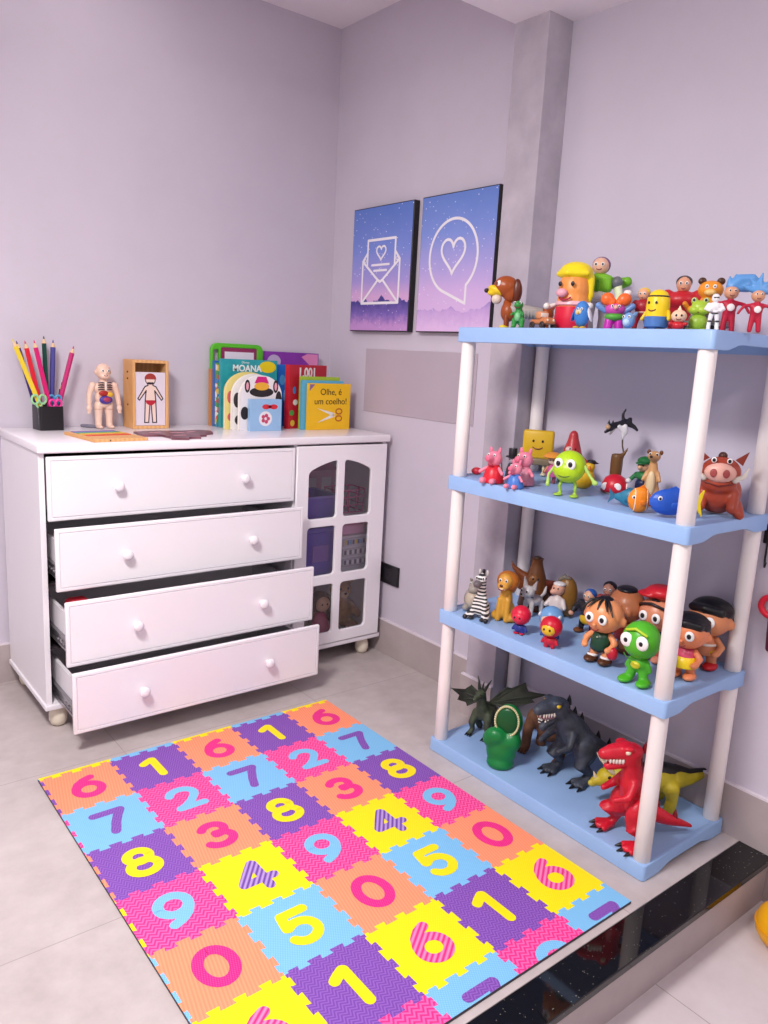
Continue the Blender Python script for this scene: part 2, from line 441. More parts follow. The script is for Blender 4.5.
MAT_M = [tile_mat('foam_orange', 'F58A66', 'FC9A74', 38, 12, 'band'),
         tile_mat('foam_pink', 'E81E7E', 'F76AAC', 26, 78, 'zig'),
         tile_mat('foam_blue', '74B4E2', '90CBF0', 60, 30, 'dots'),
         tile_mat('foam_purple', '6F3F9E', '8F5FB9', 34, 70, 'zig'),
         tile_mat('foam_yellow', 'F8DB06', 'FFE92A', 60, 40, 'dots'),
         tile_mat('foam_pink_striped', 'E0207A', 'F58AB8', 26, 55, 'band'),
         tile_mat('foam_purple_striped', '65389A', 'B79AD2', 26, 40, 'band'),
         plastic('4B4650', 0.7), tile_mat('foam_pink_dotted', 'E6197C', 'F2559E', 60, 20, 'dots'),
         plastic('FFE20C', 0.5)]
O_, P_, B_, U_, Y_ = 0, 1, 2, 3, 4
SPEC = {1: (U_, 9), 2: (P_, B_), 3: (O_, 8), 4: (Y_, 6), 5: (B_, 9), 6: (O_, 8), 7: (B_, U_), 8: (U_, 9), 9: (P_, B_), 0: (O_, 8), 16: (Y_, 5)}
def cell(i, j):                      # i: column from the left, j: row from the dresser
    if i % 2 == 0: seq = [6, 7, 8, 9, 0, 16, 7]; 
    else: seq = [1, 2, 3, 4, 5, 1, 2]
    if j < 0: return 16 if i % 2 == 0 else 5
    return seq[min(j, 6)]
def edge_pts(a, b, sgn):
    """jigsaw edge from a to b with three square teeth; sgn flips the side"""
    A, B = Vector(a), Vector(b); d = B - A; n = Vector((-d.y, d.x)).normalized() * 0.0062 * sgn
    prof = [(0, 0), (0.05, 0), (0.05, -1), (0.17, -1), (0.155, 1), (0.295, 1), (0.28, -1), (0.45, -1), (0.435, 1), (0.575, 1), (0.56, -1), (0.73, -1), (0.715, 1), (0.855, 1), (0.84, -1), (0.95, -1), (0.95, 0)]
    return [A + d * t + n * s for t, s in prof]
def clip(poly, axis, val, keep_less):
    out = []; n = len(poly)
    ins = lambda p: (p[axis] <= val) if keep_less else (p[axis] >= val)
    for k in range(n):
        p, q = poly[k], poly[(k + 1) % n]
        if ins(p): out.append(Vector(p))
        if ins(p) != ins(q):
            t = (val - p[axis]) / (q[axis] - p[axis]); out.append(Vector(p) + (Vector(q) - Vector(p)) * t)
    return out
def clip_rect(poly):
    for ax, v, k in ((0, MX1, True), (0, MX0, False), (1, MY0, True), (1, MY1, False)):
        if len(poly) < 3: return []
        poly = clip(poly, ax, v, k)
    res = []
    for p in poly:
        if not res or (p - res[-1]).length > 1e-6: res.append(p)
    if len(res) > 1 and (res[0] - res[-1]).length < 1e-6: res.pop()
    return res if len(res) >= 3 else []
DIG = {
 0: [(arc(0, 0, .34, .44, 90, 450, 40), True)],
 1: [([(-.26, .27), (-.12, .36), (.02, .43)], False), ([(.04, .42), (.04, -.44)], False)],
 2: [(arc(0, .17, .33, .27, 165, -20, 18) + [(.25, -.02), (.1, -.2), (-.12, -.36), (-.26, -.42)], False), ([(-.28, -.43), (.36, -.43)], False)],
 3: [(arc(-.02, .21, .28, .23, 155, -90, 18), False), (arc(-.02, -.2, .33, .25, 90, -155, 20), False)],
 4: [([(.12, .44), (-.12, .16), (-.36, -.14)], False), ([(-.36, -.16), (.38, -.16)], False), ([(.14, .42), (.14, -.44)], False)],
 5: [([(.30, .43), (-.22, .43)], False), ([(-.22, .43), (-.28, .06)], False), ([(-.26, .05)] + arc(-.02, -.15, .32, .29, 122, -150, 24), False)],
 6: [(arc(0, -.14, .32, .30, 0, 360, 36), True), ([(.2, .44), (0, .36), (-.18, .22), (-.29, .02), (-.32, -.14)], False)],
 7: [([(-.33, .43), (.33, .43)], False), ([(.33, .42), (.2, .2), (.06, -.1), (-.06, -.44)], False)],
 8: [(arc(0, .22, .25, .22, 0, 360, 32), True), (arc(0, -.2, .31, .25, 0, 360, 32), True)],
}
DIG[9] = [([(-x, -y) for x, y in p], c) for p, c in DIG[6]]; DIG[16] = DIG[6]
bm = bmesh.new()
box2(bm, (MX0, MY1, 0.0), (MX1, MY0, MH - 0.0012), 0.0, 1, 7)
T = Matrix.Translation((0, 0, MH - 0.0004)); T2 = Matrix.Translation((0, 0, MH))
for i in range(-1, 6):
    for j in range(-1, 7):
        x0, y0 = PX0 + (i - .5) * PT, PY0 - (j - .5) * PT
        x1, y1 = x0 + PT, y0 - PT
        s = 1 if (i + j) % 2 else -1
        # corners anticlockwise from top-left; vertical seams and horizontal seams shared with neighbours
        sv0 = 1 if (i + j) % 2 else -1; sv1 = -sv0; sh0 = sv0; sh1 = -sv0
        left = edge_pts((x0, y0), (x0, y1), sv0)
        bot = edge_pts((x0, y1), (x1, y1), sh1)
        right = list(reversed(edge_pts((x1, y0), (x1, y1), sv1)))
        top = list(reversed(edge_pts((x0, y0), (x1, y0), sh0)))
        right = [Vector((x1, y1))] + right[:-1]; top = [Vector((x1, y0))] + top[:-1]
        poly = clip_rect(left + bot + right + top)
        k = cell(i, j)
        tc, dc = SPEC[k]
        if poly: add_flat(bm, poly, T, tc)
        cx, cy = (x0 + x1) / 2, (y0 + y1) / 2
        lift = 0
        if 0 <= i <= 4 and 0 <= j <= 6:
            for path, closed in DIG[k]:
                for q in ribbon([(cx + p[0] * 0.111, cy + p[1] * 0.111) for p in path], 0.0265, closed):
                    q = clip_rect(q); lift += 1
                    if q: add_flat(bm, q, Matrix.Translation((0, 0, MH + (lift % 90) * 8e-6)), dc)
tag(obj('play_mat', bm, MAT_M), 'colourful foam play mat of jigsaw number tiles lying on the floor', 'play mat')
# ------------------------------------------------------------------ dresser
DT = 0.9756
dres = thing('dresser', 'white dresser with four drawers, the lower three pulled out, and a glazed door', 'dresser', (-0.73, -0.26, 0))
DB = Vector((0.73, 0.26, 0))            # child offset: meshes below are written in room coordinates
XL, XR, BF, BK = -1.4308, -0.0338, -0.4959, -0.016
bm = bmesh.new(); box2(bm, (-1.437, -0.516, DT - 0.0298), (-0.023, BK, DT), 0.006, 3)
obj('top_panel', bm, M_white, dres, DB, angle=40)
bm = bmesh.new(); box2(bm, (-1.437, -0.506, 0.0752), (-0.023, BK, 0.0945), 0.004, 2); obj('base_panel', bm, M_white_dull, dres, DB)
bm = bmesh.new(); z0, z1 = 0.0945, DT - 0.0298
box2(bm, (XL, BF, z0), (XL + 0.018, BK, z1), 0.001, 1)
box2(bm, (XR - 0.018, BF, z0), (XR, BK, z1), 0.001, 1)
box2(bm, (-0.487, BF + 0.002, z0), (-0.471, BK, z1))
box2(bm, (XL + 0.018, BK - 0.006, z0), (XR - 0.018, BK, z1))
obj('carcass', bm, M_white_dull, dres, DB)
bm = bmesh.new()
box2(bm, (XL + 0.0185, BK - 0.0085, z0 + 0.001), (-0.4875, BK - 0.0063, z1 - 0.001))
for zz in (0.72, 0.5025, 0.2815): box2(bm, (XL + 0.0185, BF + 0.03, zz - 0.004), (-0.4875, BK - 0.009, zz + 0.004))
obj('shade_panels', bm, plastic('2E262C', 0.8), dres, DB)  # back and dividers coloured near black to paint the shade in the gaps
for z in (0.378, 0.622):
    bm = bmesh.new(); box2(bm, (-0.4705, BF + 0.03, z - 0.008), (XR - 0.0185, BK - 0.0065, z + 0.008)); obj('shelf', bm, M_white_dull, dres, DB)
M_foot = mottled('cream_foot', 'E5D8C4', 'EADFCD', 4, 0.4)
for x, y in ((-1.385, -0.46), (-1.385, -0.07), (-0.085, -0.46), (-0.085, -0.07)):
    bm = bmesh.new(); add_lathe(bm, [(0.014, 0), (0.024, 0.006), (0.030, 0.022), (0.030, 0.042), (0.024, 0.062), (0.020, 0.0752)], 20, (x, y, 0))
    obj('foot', bm, M_foot, dres, DB, angle=50)
WL, WR = -1.4095, -0.489
M_drawer_shade = plastic('2E262C', 0.7)  # dark colour stands in for shade inside the drawers
DR = [(-0.5109, 0.9345, 0.7251), (-0.5808, 0.7143, 0.508), (-0.6669, 0.4966, 0.2832), (-0.7193, 0.2795, 0.0765)]
for yf, zt, zb in DR:
    # drawer box (open at the top)
    bm = bmesh.new(); a, b = WL + 0.026, WR - 0.030; yb = yf + 0.42; yi = yf + 0.016; zb2, zt2 = zb + 0.018, zb + 0.150
    box2(bm, (a, yi, zb2), (a + 0.012, yb, zt2)); box2(bm, (b - 0.012, yi, zb2), (b, yb, zt2))
    box2(bm, (a + 0.012, yb - 0.012, zb2), (b - 0.012, yb, zt2)); box2(bm, (a + 0.012, yi, zb2), (b - 0.012, yb - 0.012, zb2 + 0.006))
    dw = obj('drawer', bm, M_white_dull, dres, DB)
    bm = bmesh.new(); box2(bm, (a + 0.0125, yi, zb2 + 0.0062), (b - 0.0125, yb - 0.0125, zb2 + 0.0085)); obj('shade_sheet', bm, M_drawer_shade, dw)  # dark sheet over the white bottom, painted as interior shade
    bm = bmesh.new()
    vs = box2(bm, (WL, yf, zb), (WR, yf + 0.016, zt), 0.004, 3)
    bm.faces.ensure_lookup_table()
    ff = min((f for f in bm.faces if f.normal.y < -0.9 or f.calc_area() > 0.1), key=lambda f: f.calc_center_median().y)
    r = bmesh.ops.inset_region(bm, faces=[ff], thickness=0.010, depth=0.0)
    r = bmesh.ops.inset_region(bm, faces=[ff], thickness=0.0026, depth=-0.0045)
    r = bmesh.ops.inset_region(bm, faces=[ff], thickness=0.0026, depth=0.0045)
    obj('drawer_front', bm, M_white, dw, angle=30)
    for kx in (-1.186, -0.715):
        bm = bmesh.new(); kz = (zt + zb) / 2
        prof = [(0.009, 0), (0.009, 0.010), (0.014, 0.014), (0.0175, 0.019), (0.0175, 0.025), (0.013, 0.030), (0.005, 0.032)]
        add_lathe(bm, prof, 20)
        place(bm.verts, Matrix.Translation((kx, yf, kz)) @ Euler((PI / 2, 0, 0)).to_matrix().to_4x4())
        obj('knob', bm, M_white, dw, angle=50)
    if yf < -0.55:
        for sx, xa in ((-1, a - 0.012), (1, b + 0.0003)):
            bm = bmesh.new(); zc = zb2 + 0.035
            box2(bm, (xa, yi + 0.006, zc - 0.020), (xa + 0.0115, yi + 0.36, zc - 0.012)); box2(bm, (xa, yi + 0.006, zc + 0.012), (xa + 0.0115, yi + 0.36, zc + 0.020))
            box2(bm, (xa + 0.004, yi + 0.006, zc - 0.012), (xa + 0.0115, yi + 0.36, zc + 0.012))
            for q in range(4): add_tube(bm, [(xa + 0.001, yi + 0.03 + q * 0.03, zc, 0.005), (xa + 0.006, yi + 0.03 + q * 0.03, zc, 0.005)], 8)
            obj('drawer_slide', bm, M_metal, dw)
# glazed door
outer = [(-0.481, 0.0985), (-0.037, 0.0985), (-0.037, 0.938), (-0.481, 0.938)]
panes = []
for x0, x1, side in ((-0.424, -0.286, -1), (-0.251, -0.114, 1)):
    panes.append(rrect(x0, 0.147, x1, 0.360, 0.016)); panes.append(rrect(x0, 0.401, x1, 0.608, 0.016))
    r = 0.014; zb_ = 0.642
    P = arc(x0 + r, zb_ + r, r, r, 180, 270, 4) + arc(x1 - r, zb_ + r, r, r, 270, 360, 4)
    top = []
    for k in range(13):
        x = x1 - (x1 - x0) * k / 12
        u = abs(x - (-0.2685)) / 0.155
        top.append((x, 0.879 - 0.045 * u ** 1.8))
    if side < 0: top = [(x1, top[0][1] - 0.012), (x1 - 0.004, top[0][1] - 0.003)] + top[1:-1] + [(x0 + 0.004, top[-1][1] - 0.001), (x0, top[-1][1] - 0.010)]
    else: top = [(x1, top[0][1] - 0.010), (x1 - 0.004, top[0][1] - 0.001)] + top[1:-1] + [(x0 + 0.004, top[-1][1] - 0.003), (x0, top[-1][1] - 0.012)]
    panes.append(P + top)
me = curve_solid([outer] + panes, 0.0155, 0.003)
door = link_mesh('door', me, M_white, dres, DB)
me.transform(Matrix.Translation((0, -0.5032, 0)) @ XZ); me.flip_normals() if False else None
b2 = bmesh.new(); b2.from_mesh(me); bmesh.ops.recalc_face_normals(b2, faces=b2.faces); b2.to_mesh(me); b2.free()
for i, (x0, x1) in enumerate(((-0.430, -0.280), (-0.257, -0.108))):
    for z0_, z1_ in ((0.141, 0.366), (0.395, 0.614), (0.636, 0.882)):
        bm = bmesh.new(); box2(bm, (x0, -0.4975, z0_), (x1, -0.4955, z1_)); obj('pane', bm, M_glass, door)
        
def folded_cloth(label, c, s, col):
    t = thing('folded_cloth', label, 'folded cloth', c)
    n = 4
    for k in range(n):
        bm = bmesh.new(); h = s[2] / n
        box2(bm, (-s[0] / 2 + 0.002 * (k % 2), -s[1] / 2, k * h + 0.0002), (s[0] / 2, s[1] / 2 - 0.003 * (k % 2), (k + 1) * h - 0.0006), h * 0.45, 3); obj('fold', bm, plastic(col, 0.85), t)
folded_cloth('folded red cloth at the left end of the third drawer', (-1.335, -0.57, 0.3100), (0.075, 0.14, 0.158), 'B81C30')
# ------------------------------------------------------------------ things inside the glazed cabinet
def add_frame(bm, a, b, w, d):
    pass
GC = 'things behind the cabinet glass'
M_lilacbox = plastic('6A52B8', 0.45); M_pinkp = plastic('E9A9CB', 0.4); M_hot = plastic('D8508F', 0.4)
t = thing('storage_box', 'purple open storage box on the upper cabinet shelf behind the glass', 'storage box', (-0.325, -0.36, 0.6305), 0, GC)
bm = bmesh.new()
box2(bm, (-0.09, -0.09, 0), (0.09, 0.09, 0.006)); 
for s in (-1, 1): box2(bm, (s * 0.09 - 0.003, -0.09, 0), (s * 0.09 + 0.003, 0.09, 0.088)); box2(bm, (-0.09, s * 0.09 - 0.003, 0), (0.09, s * 0.09 + 0.003, 0.088))
obj('box', bm, M_lilacbox, t)
bm = bmesh.new(); 
for s in (-1, 1): box2(bm, (s * 0.094 - 0.004, -0.097, 0.084), (s * 0.094 + 0.004, 0.097, 0.092)); box2(bm, (-0.097, s * 0.094 - 0.004, 0.084), (0.097, s * 0.094 + 0.004, 0.092))
obj('rim', bm, plastic('8A78CC', 0.4), t)
t = thing('toy_chair', 'small pink toy chair standing in the purple open storage box', 'toy furniture', (-0.375, -0.36, 0.6368), 0.2)
bm = bmesh.new(); box2(bm, (-0.03, -0.03, 0.085), (0.03, 0.03, 0.095), 0.003)
for x in (-1, 1):
    for y in (-1, 1): box2(bm, (x * 0.027 - 0.004, y * 0.027 - 0.004, 0), (x * 0.027 + 0.004, y * 0.027 + 0.004, 0.086))
obj('seat', bm, M_hot, t)
bm = bmesh.new(); box2(bm, (-0.03, 0.022, 0.095), (0.03, 0.03, 0.150), 0.004); obj('backrest', bm, M_pinkp, t)
t = thing('toy_house', 'pink and white toy house behind the purple box in the cabinet', 'toy house', (-0.217, -0.15, 0.6305), 0, GC)
bm = bmesh.new(); box2(bm, (-0.13, -0.06, 0), (0.13, 0.06, 0.155), 0.003); obj('walls', bm, M_pinkp, t)
bm = bmesh.new(); add_prism(bm, [(-0.145, 0.1555), (0.145, 0.1555), (0.09, 0.195), (-0.09, 0.195)], Matrix.Translation((0, -0.065, 0)) @ XZ, 0.13); obj('roof', bm, plastic('C46A9C', 0.4), t)
for x in (-0.08, 0.0, 0.08):
    bm = bmesh.new(); box2(bm, (x - 0.026, -0.064, 0.05), (x + 0.026, -0.0605, 0.125), 0.002); obj('window', bm, plastic('F3E6F0', 0.4), t)
t = thing('toy_basket', 'pink wire toy basket on the upper cabinet shelf at the right', 'toy basket', (-0.141, -0.36, 0.6305), 0, GC)
bm = bmesh.new()
for z in (0.004, 0.035, 0.07, 0.10): add_tube(bm, [(x, y, z, 0.003) for x, y in rrect(-0.064 - z * 0.12, -0.06, 0.064 + z * 0.12, 0.06, 0.02)], 6, True)
for x in (-0.055, -0.018, 0.018, 0.055):
    add_tube(bm, [(x, -0.06, 0.004, 0.003), (x * 1.15, -0.06, 0.10, 0.003)], 6); add_tube(bm, [(x, 0.06, 0.004, 0.003), (x * 1.15, 0.06, 0.10, 0.003)], 6)
obj('wires', bm, M_hot, t)
bm = bmesh.new(); add_tube(bm, [(0.077, 0, 0.1, 0.004), (0.081, 0, 0.05, 0.004), (0.068, 0, 0.004, 0.004)], 8); obj('handle', bm, plastic('C03070', 0.4), t)
t = thing('storage_box', 'tall purple lidded box on the middle cabinet shelf behind the glass', 'storage box', (-0.335, -0.38, 0.3865), 0, GC)
bm = bmesh.new(); box2(bm, (-0.095, -0.08, 0), (0.095, 0.09, 0.185), 0.006); obj('box', bm, plastic('5A40B4', 0.5), t)
bm = bmesh.new(); box2(bm, (-0.099, -0.084, 0.1855), (0.099, 0.094, 0.205), 0.004); obj('lid', bm, plastic('6E58C4', 0.45), t)
bm = bmesh.new(); box2(bm, (-0.03, -0.0835, 0.06), (0.05, -0.0802, 0.13), 0.001); obj('sticker', bm, plastic('8458B4', 0.5), t)
t = thing('drawer_organizer', 'small white drawer organizer with patterned strips on the middle cabinet shelf', 'drawer organizer', (-0.145, -0.40, 0.3865), 0, GC)
bm = bmesh.new(); box2(bm, (-0.075, -0.06, 0), (0.075, 0.09, 0.155), 0.004); obj('case', bm, plastic('E6E2EA', 0.4), t)
for k, (z, c) in enumerate(((0.022, 'B9B2C0'), (0.066, 'C4BCC8'), (0.110, 'CFC6D2'))):
    bm = bmesh.new(); box2(bm, (-0.068, -0.066, z), (0.068, -0.0605, z + 0.036), 0.002)
    d = obj('organizer_drawer', bm, plastic(c, 0.45), t)
    cols = [('E8C840', '5A5A9A', '6AA0C0', '4A4A70')[q % 4] if k == 2 else ('50485C', 'E8E4EC')[q % 2] for q in range(9)]
    for c2 in sorted(set(cols)):
        bm = bmesh.new()
        for q, cq in enumerate(cols):
            if cq == c2: box2(bm, (-0.06 + q * 0.0135, -0.0675, z + 0.009), (-0.06 + q * 0.0135 + 0.010, -0.0661, z + 0.028))
        obj('pattern', bm, plastic(c2, 0.5), d)
t = thing('toy_box', 'pink flat toy box on top of the white drawer organizer', 'toy box', (-0.145, -0.385, 0.5420), 0)
bm = bmesh.new(); box2(bm, (-0.06, -0.06, 0), (0.06, 0.06, 0.045), 0.005); obj('body', bm, M_pinkp, t)
bm = bmesh.new(); box2(bm, (-0.063, -0.063, 0.0455), (0.063, 0.063, 0.056), 0.004); obj('lid', bm, M_hot, t)

# ------------------------------------------------------------------ books on the dresser
M_page = mottled('book_pages', 'EEE6DA', 'F4EEE6', 60, 0.8)
BG = 'books standing on the dresser'
def book(label, x0, y, w, h, th, cover, rz=0.0, outline=None, z=DT, pages=M_page, spine=None):
    """front cover faces -y; x0,y: its left bottom front corner"""
    t = thing('book', label, 'book', (x0, y, z + 0.0002), rz, BG)
    cm = plastic(cover, 0.3) if isinstance(cover, str) else cover
    bm = bmesh.new(); c = min(0.0018, th * 0.2)
    if outline is None:
        box2(bm, (0, 0, 0), (w, c, h), 0.0006, 1); box2(bm, (0, th - c, 0), (w, th, h), 0.0006, 1)
        box2(bm, (0, c, 0), (c, th - c, h))
        obj('cover', bm, cm, t)
        bm = bmesh.new(); box2(bm, (c, c + 0.0001, 0.003), (w - 0.003, th - c - 0.0001, h - 0.003)); obj('pages', bm, pages, t)
    else:
        add_prism(bm, outline, Matrix.Translation((0, 0, 0)) @ XZ, c); add_prism(bm, outline, Matrix.Translation((0, th - c, 0)) @ XZ, c)
        obj('cover', bm, cm, t)
        ins = [(w / 2 + (x - w / 2) * 0.97, max(0.001, zz * 0.985)) for x, zz in outline]
        bm = bmesh.new(); add_prism(bm, ins, Matrix.Translation((0, c, 0)) @ XZ, th - 2 * c); obj('pages', bm, pages, t)
    return t
def put_text(t, s, size, x, z, col, y=-0.0005, space=1.0, offset=0.0, name='title'):
    me = text_mesh(s, size, 0.0003, 'CENTER', space, offset)
    me.transform(Matrix.Translation((x, y, z)) @ Euler((PI / 2, 0, 0)).to_matrix().to_4x4())
    o = link_mesh(name, me, plastic(col, 0.5), t); return o
def art(t, name, polys, col, y=-0.0003, th=0.0004):
    bm = bmesh.new()
    for p in polys: add_prism(bm, p, Matrix.Translation((0, y - th, 0)) @ XZ, th)
    return obj(name, bm, plastic(col, 0.45), t)
def ellp(cx, cz, rx, rz, n=24): return arc(cx, cz, rx, rz, 0, 360 - 360 / n, n - 1)
def multi_cover(name, cols, scale):
    m, nt, bs = new_mat(name)
    v = nt.nodes.new('ShaderNodeTexVoronoi'); v.inputs['Scale'].default_value = scale; nt.links.new(coords(nt), v.inputs['Vector'])
    sp = nt.nodes.new('ShaderNodeSeparateColor'); nt.links.new(v.outputs['Color'], sp.inputs[0])
    r = nt.nodes.new('ShaderNodeValToRGB'); r.color_ramp.interpolation = 'CONSTANT'; nt.links.new(sp.outputs[0], r.inputs[0])
    el = r.color_ramp.elements
    while len(el) < len(cols): el.new(0.5)
    for k, (e, c) in enumerate(zip(el, cols)): e.position = k / len(cols); e.color = rgb(c)
    nt.links.new(r.outputs[0], bs.inputs['Base Color']); bs.inputs['Roughness'].default_value = 0.3
    return m
book('hardback with an orange brown spine at the back left of the books', -0.628, -0.052, 0.20, 0.235, 0.018, 'D08A4E')
book('blue book squeezed in the left stack right behind the green framed board row', -0.622, -0.080, 0.21, 0.27, 0.022, '2F6FBE')['label'] = 'slim blue book whose spine shows second from the left'
b = book('picture book with a multicoloured spine just behind the teal book', -0.622, -0.106, 0.21, 0.262, 0.022, multi_cover('multicolour_cover', ['E8C23A', '4E9A48', 'D84A4A', '3E86C6', 'EFE6D8'], 55))
b = book('large teal picture book with a white title and round yellow badge', -0.619, -0.132, 0.262, 0.280, 0.022, mottled('teal_cover', '1F8E9A', '35AFB5', 14, 0.3))
put_text(b, 'MOANA', 0.036, 0.118, 0.243, 'F2F6F4', offset=0.0012); put_text(b, 'Disney', 0.013, 0.110, 0.268, 'F2F6F4', name='small_title')
art(b, 'badge', [ellp(0.215, 0.252, 0.040, 0.024)], 'F2D81E')
art(b, 'cover_art', [ellp(0.04, 0.10, 0.03, 0.06), ellp(0.215, 0.10, 0.03, 0.06)], '2E5A3A')
b = book('wide royal blue book between the teal book and the red one', -0.352, -0.118, 0.060, 0.265, 0.020, mottled('royal_blue_cover', '1E5FC0', '2F7AD6', 12, 0.3))
art(b, 'cover_art', [ellp(0.03, 0.20, 0.014, 0.022), ellp(0.045, 0.13, 0.010, 0.03)], '58A8E6')
b = book('tall violet book with a pink corner standing behind the red book', -0.365, -0.048, 0.272, 0.318, 0.024, mottled('violet_cover', '7B2C9A', '8E3AB0', 10, 0.3))
art(b, 'cover_art', [[(0.18, 0.30), (0.268, 0.23), (0.268, 0.314), (0.21, 0.314)]], 'E48CC0')
art(b, 'cover_picture', [ellp(0.04, 0.275, 0.034, 0.030)], 'C9B6DA')
b = book('red picture book with the white number 1001 and many small colourful pictures', -0.352, -0.226, 0.255, 0.268, 0.024, 'C81E34', 0.33)
put_text(b, '1.001', 0.056, 0.118, 0.234, 'FBF7F4', offset=0.002)
ds = [(0.03 + 0.05 * (k % 5) + random.uniform(-.012, .012), 0.03 + 0.045 * (k // 5) + random.uniform(-.01, .01)) for k in range(18)]
for c, s in (('F0C848', 0), ('57A84E', 1), ('F2EDE6', 2), ('4A86C8', 3)):
    art(b, 'picture', [ellp(x, z, random.uniform(.010, .017), random.uniform(.010, .018), 12) for k, (x, z) in enumerate(ds) if k % 4 == s], c)
def arch(w, h, sh, n=16):
    return [(0, 0), (w, 0), (w, sh)] + [(w / 2 + w / 2 * math.cos(PI * k / n), sh + (h - sh) * math.sin(PI * k / n)) for k in range(1, n)] + [(0, sh)]
b = book('round topped board book with a pale yellow cover behind the cow book', -0.632, -0.196, 0.21, 0.232, 0.016, 'EFDF8A', 0, arch(0.21, 0.232, 0.15))
art(b, 'cover_art', [ellp(0.03, 0.05, 0.020, 0.018), ellp(0.022, 0.13, 0.014, 0.025)], 'D66A6A')
b = book('round topped board book with a white cover right behind the cow book', -0.614, -0.224, 0.20, 0.226, 0.018, 'F4F0EC', 0, arch(0.20, 0.226, 0.14))
art(b, 'cover_art', [ellp(0.02, 0.12, 0.016, 0.03), ellp(0.03, 0.04, 0.02, 0.02)], '3A3436')
cow = arch(0.19, 0.222, 0.14)
b = book('board book shaped like a white cow with black patches and pink ears', -0.596, -0.256, 0.19, 0.222, 0.022, 'F3EEF0', 0, cow)
art(b, 'patch', [ellp(0.02, 0.07, 0.018, 0.026), ellp(0.175, 0.12, 0.015, 0.04), ellp(0.095, 0.155, 0.055, 0.020), ellp(0.155, 0.05, 0.02, 0.016)], '2A2528')
art(b, 'hair', [[(0.062, 0.190), (0.128, 0.190), (0.115, 0.217), (0.075, 0.217)]], 'D4257E')
art(b, 'muzzle', [ellp(0.095, 0.178, 0.034, 0.016)], 'F2B33A', -0.0008)
art(b, 'ear', [ellp(0.030, 0.178, 0.012, 0.026), ellp(0.160, 0.178, 0.012, 0.026)], '2A2528')
art(b, 'inner_ear', [ellp(0.030, 0.178, 0.006, 0.016), ellp(0.160, 0.178, 0.006, 0.016)], 'F0A8B8', -0.0008)
b = book('small light blue book leaning in front of the cow book', -0.566, -0.283, 0.145, 0.128, 0.020, '9CC3E8')
art(b, 'cover_art', [ellp(0.07, 0.05, 0.030, 0.030)], 'F1ECF2'); art(b, 'bow', [ellp(0.072, 0.098, 0.018, 0.010), ellp(0.108, 0.098, 0.018, 0.010), ellp(0.09, 0.098, 0.007, 0.007)], 'D8303E')
art(b, 'flower', [ellp(0.07 + 0.013 * math.cos(a), 0.05 + 0.013 * math.sin(a), 0.008, 0.008, 10) for a in (0, 1.26, 2.51, 3.77, 5.03)], 'C84A6E', -0.0008)
b = book('lime green thin book, second behind the yellow scissors book', -0.306, -0.240, 0.20, 0.222, 0.012, 'A9C63A')
b = book('light blue thin book directly behind the yellow scissors book', -0.310, -0.262, 0.21, 0.207, 0.016, '5FB4D8')
b = book('yellow square book with black title and a picture of open scissors', -0.292, -0.285, 0.220, 0.196, 0.017, 'F7C21C', 0.03)
put_text(b, 'Olhe, é\num coelho!', 0.038, 0.115, 0.140, '3A2A14', space=1.05)
def blade(x0, z0, x1, z1, w):
    d = Vector((x1 - x0, z1 - z0)); n = Vector((-d.y, d.x)).normalized() * w
    return [(x0 + n.x, z0 + n.y), (x1, z1), (x0 - n.x, z0 - n.y)]
art(b, 'scissor_blades', [blade(0.135, 0.063, 0.045, 0.092, 0.008), blade(0.135, 0.063, 0.045, 0.030, 0.008)], 'EDE9E4')
hd = bmesh.new()
for zc in (0.078, 0.048):
    for q in ribbon(ellp(0.160, zc, 0.016, 0.011, 20), 0.006, True): add_prism(hd, q, Matrix.Translation((0, -0.0008, 0)) @ XZ, 0.0005)
obj('scissor_handles', hd, plastic('C06A1E', 0.45), b)
art(b, 'corner_label', [[(0.004, 0.165), (0.030, 0.192), (0.004, 0.192)]], '8C6A9A')
# green magnetic drawing board behind the books
t = thing('drawing_board', 'green framed toy drawing board with a white screen behind the books', 'drawing board', (-0.613, -0.020, DT + 0.0002), 0)
fr = rrect(0, 0, 0.245, 0.342, 0.03); hole = rrect(0.045, 0.05, 0.215, 0.325, 0.008); h2 = rrect(0.010, 0.20, 0.036, 0.315, 0.008)
me = curve_solid([fr, hole, h2], 0.018, 0.003); me.transform(Matrix.Translation((0, -0.009 + 0.009, 0)) @ XZ); link_mesh('frame', me, plastic('5BC22A', 0.4), t)
bm = bmesh.new(); box2(bm, (0.046, -0.006, 0.051), (0.214, 0.004, 0.324)); obj('border', bm, plastic('96305E', 0.4), t)
bm = bmesh.new(); box2(bm, (0.062, -0.0072, 0.07), (0.200, -0.0061, 0.308)); obj('screen', bm, plastic('ECE6F0', 0.4), t)

# ------------------------------------------------------------------ pencil cup, pencils, scissors
cup = thing('pencil_cup', 'black square pencil cup holding coloured pencils on the left of the dresser', 'pencil cup', (-1.285, -0.088, DT + 0.0002), 0.08)
W = 0.0425; HC = 0.086
bm = bmesh.new()
o_ = rrect(-W, -W, W, W, 0.008); i_ = rrect(-W + 0.004, -W + 0.004, W - 0.004, W - 0.004, 0.006)
def ring_(pts, z): return [bm.verts.new((x, y, z)) for x, y in pts]
ro0, ro1, ri1, ri0 = ring_(o_, 0), ring_(o_, HC), ring_(i_, HC), ring_(i_, 0.005)
n = len(o_)
for a, b_ in ((ro0, ro1), (ro1, ri1), (ri1, ri0)):
    for k in range(n): bm.faces.new((a[k], a[(k + 1) % n], b_[(k + 1) % n], b_[k]))
bm.faces.new(list(reversed(ro0))); bm.faces.new(ri0)
obj('cup', bm, M_black, cup, angle=40)
M_rawwood = plastic('E6C49A', 0.6)
PG = 'jumbo coloured pencils in the black cup'
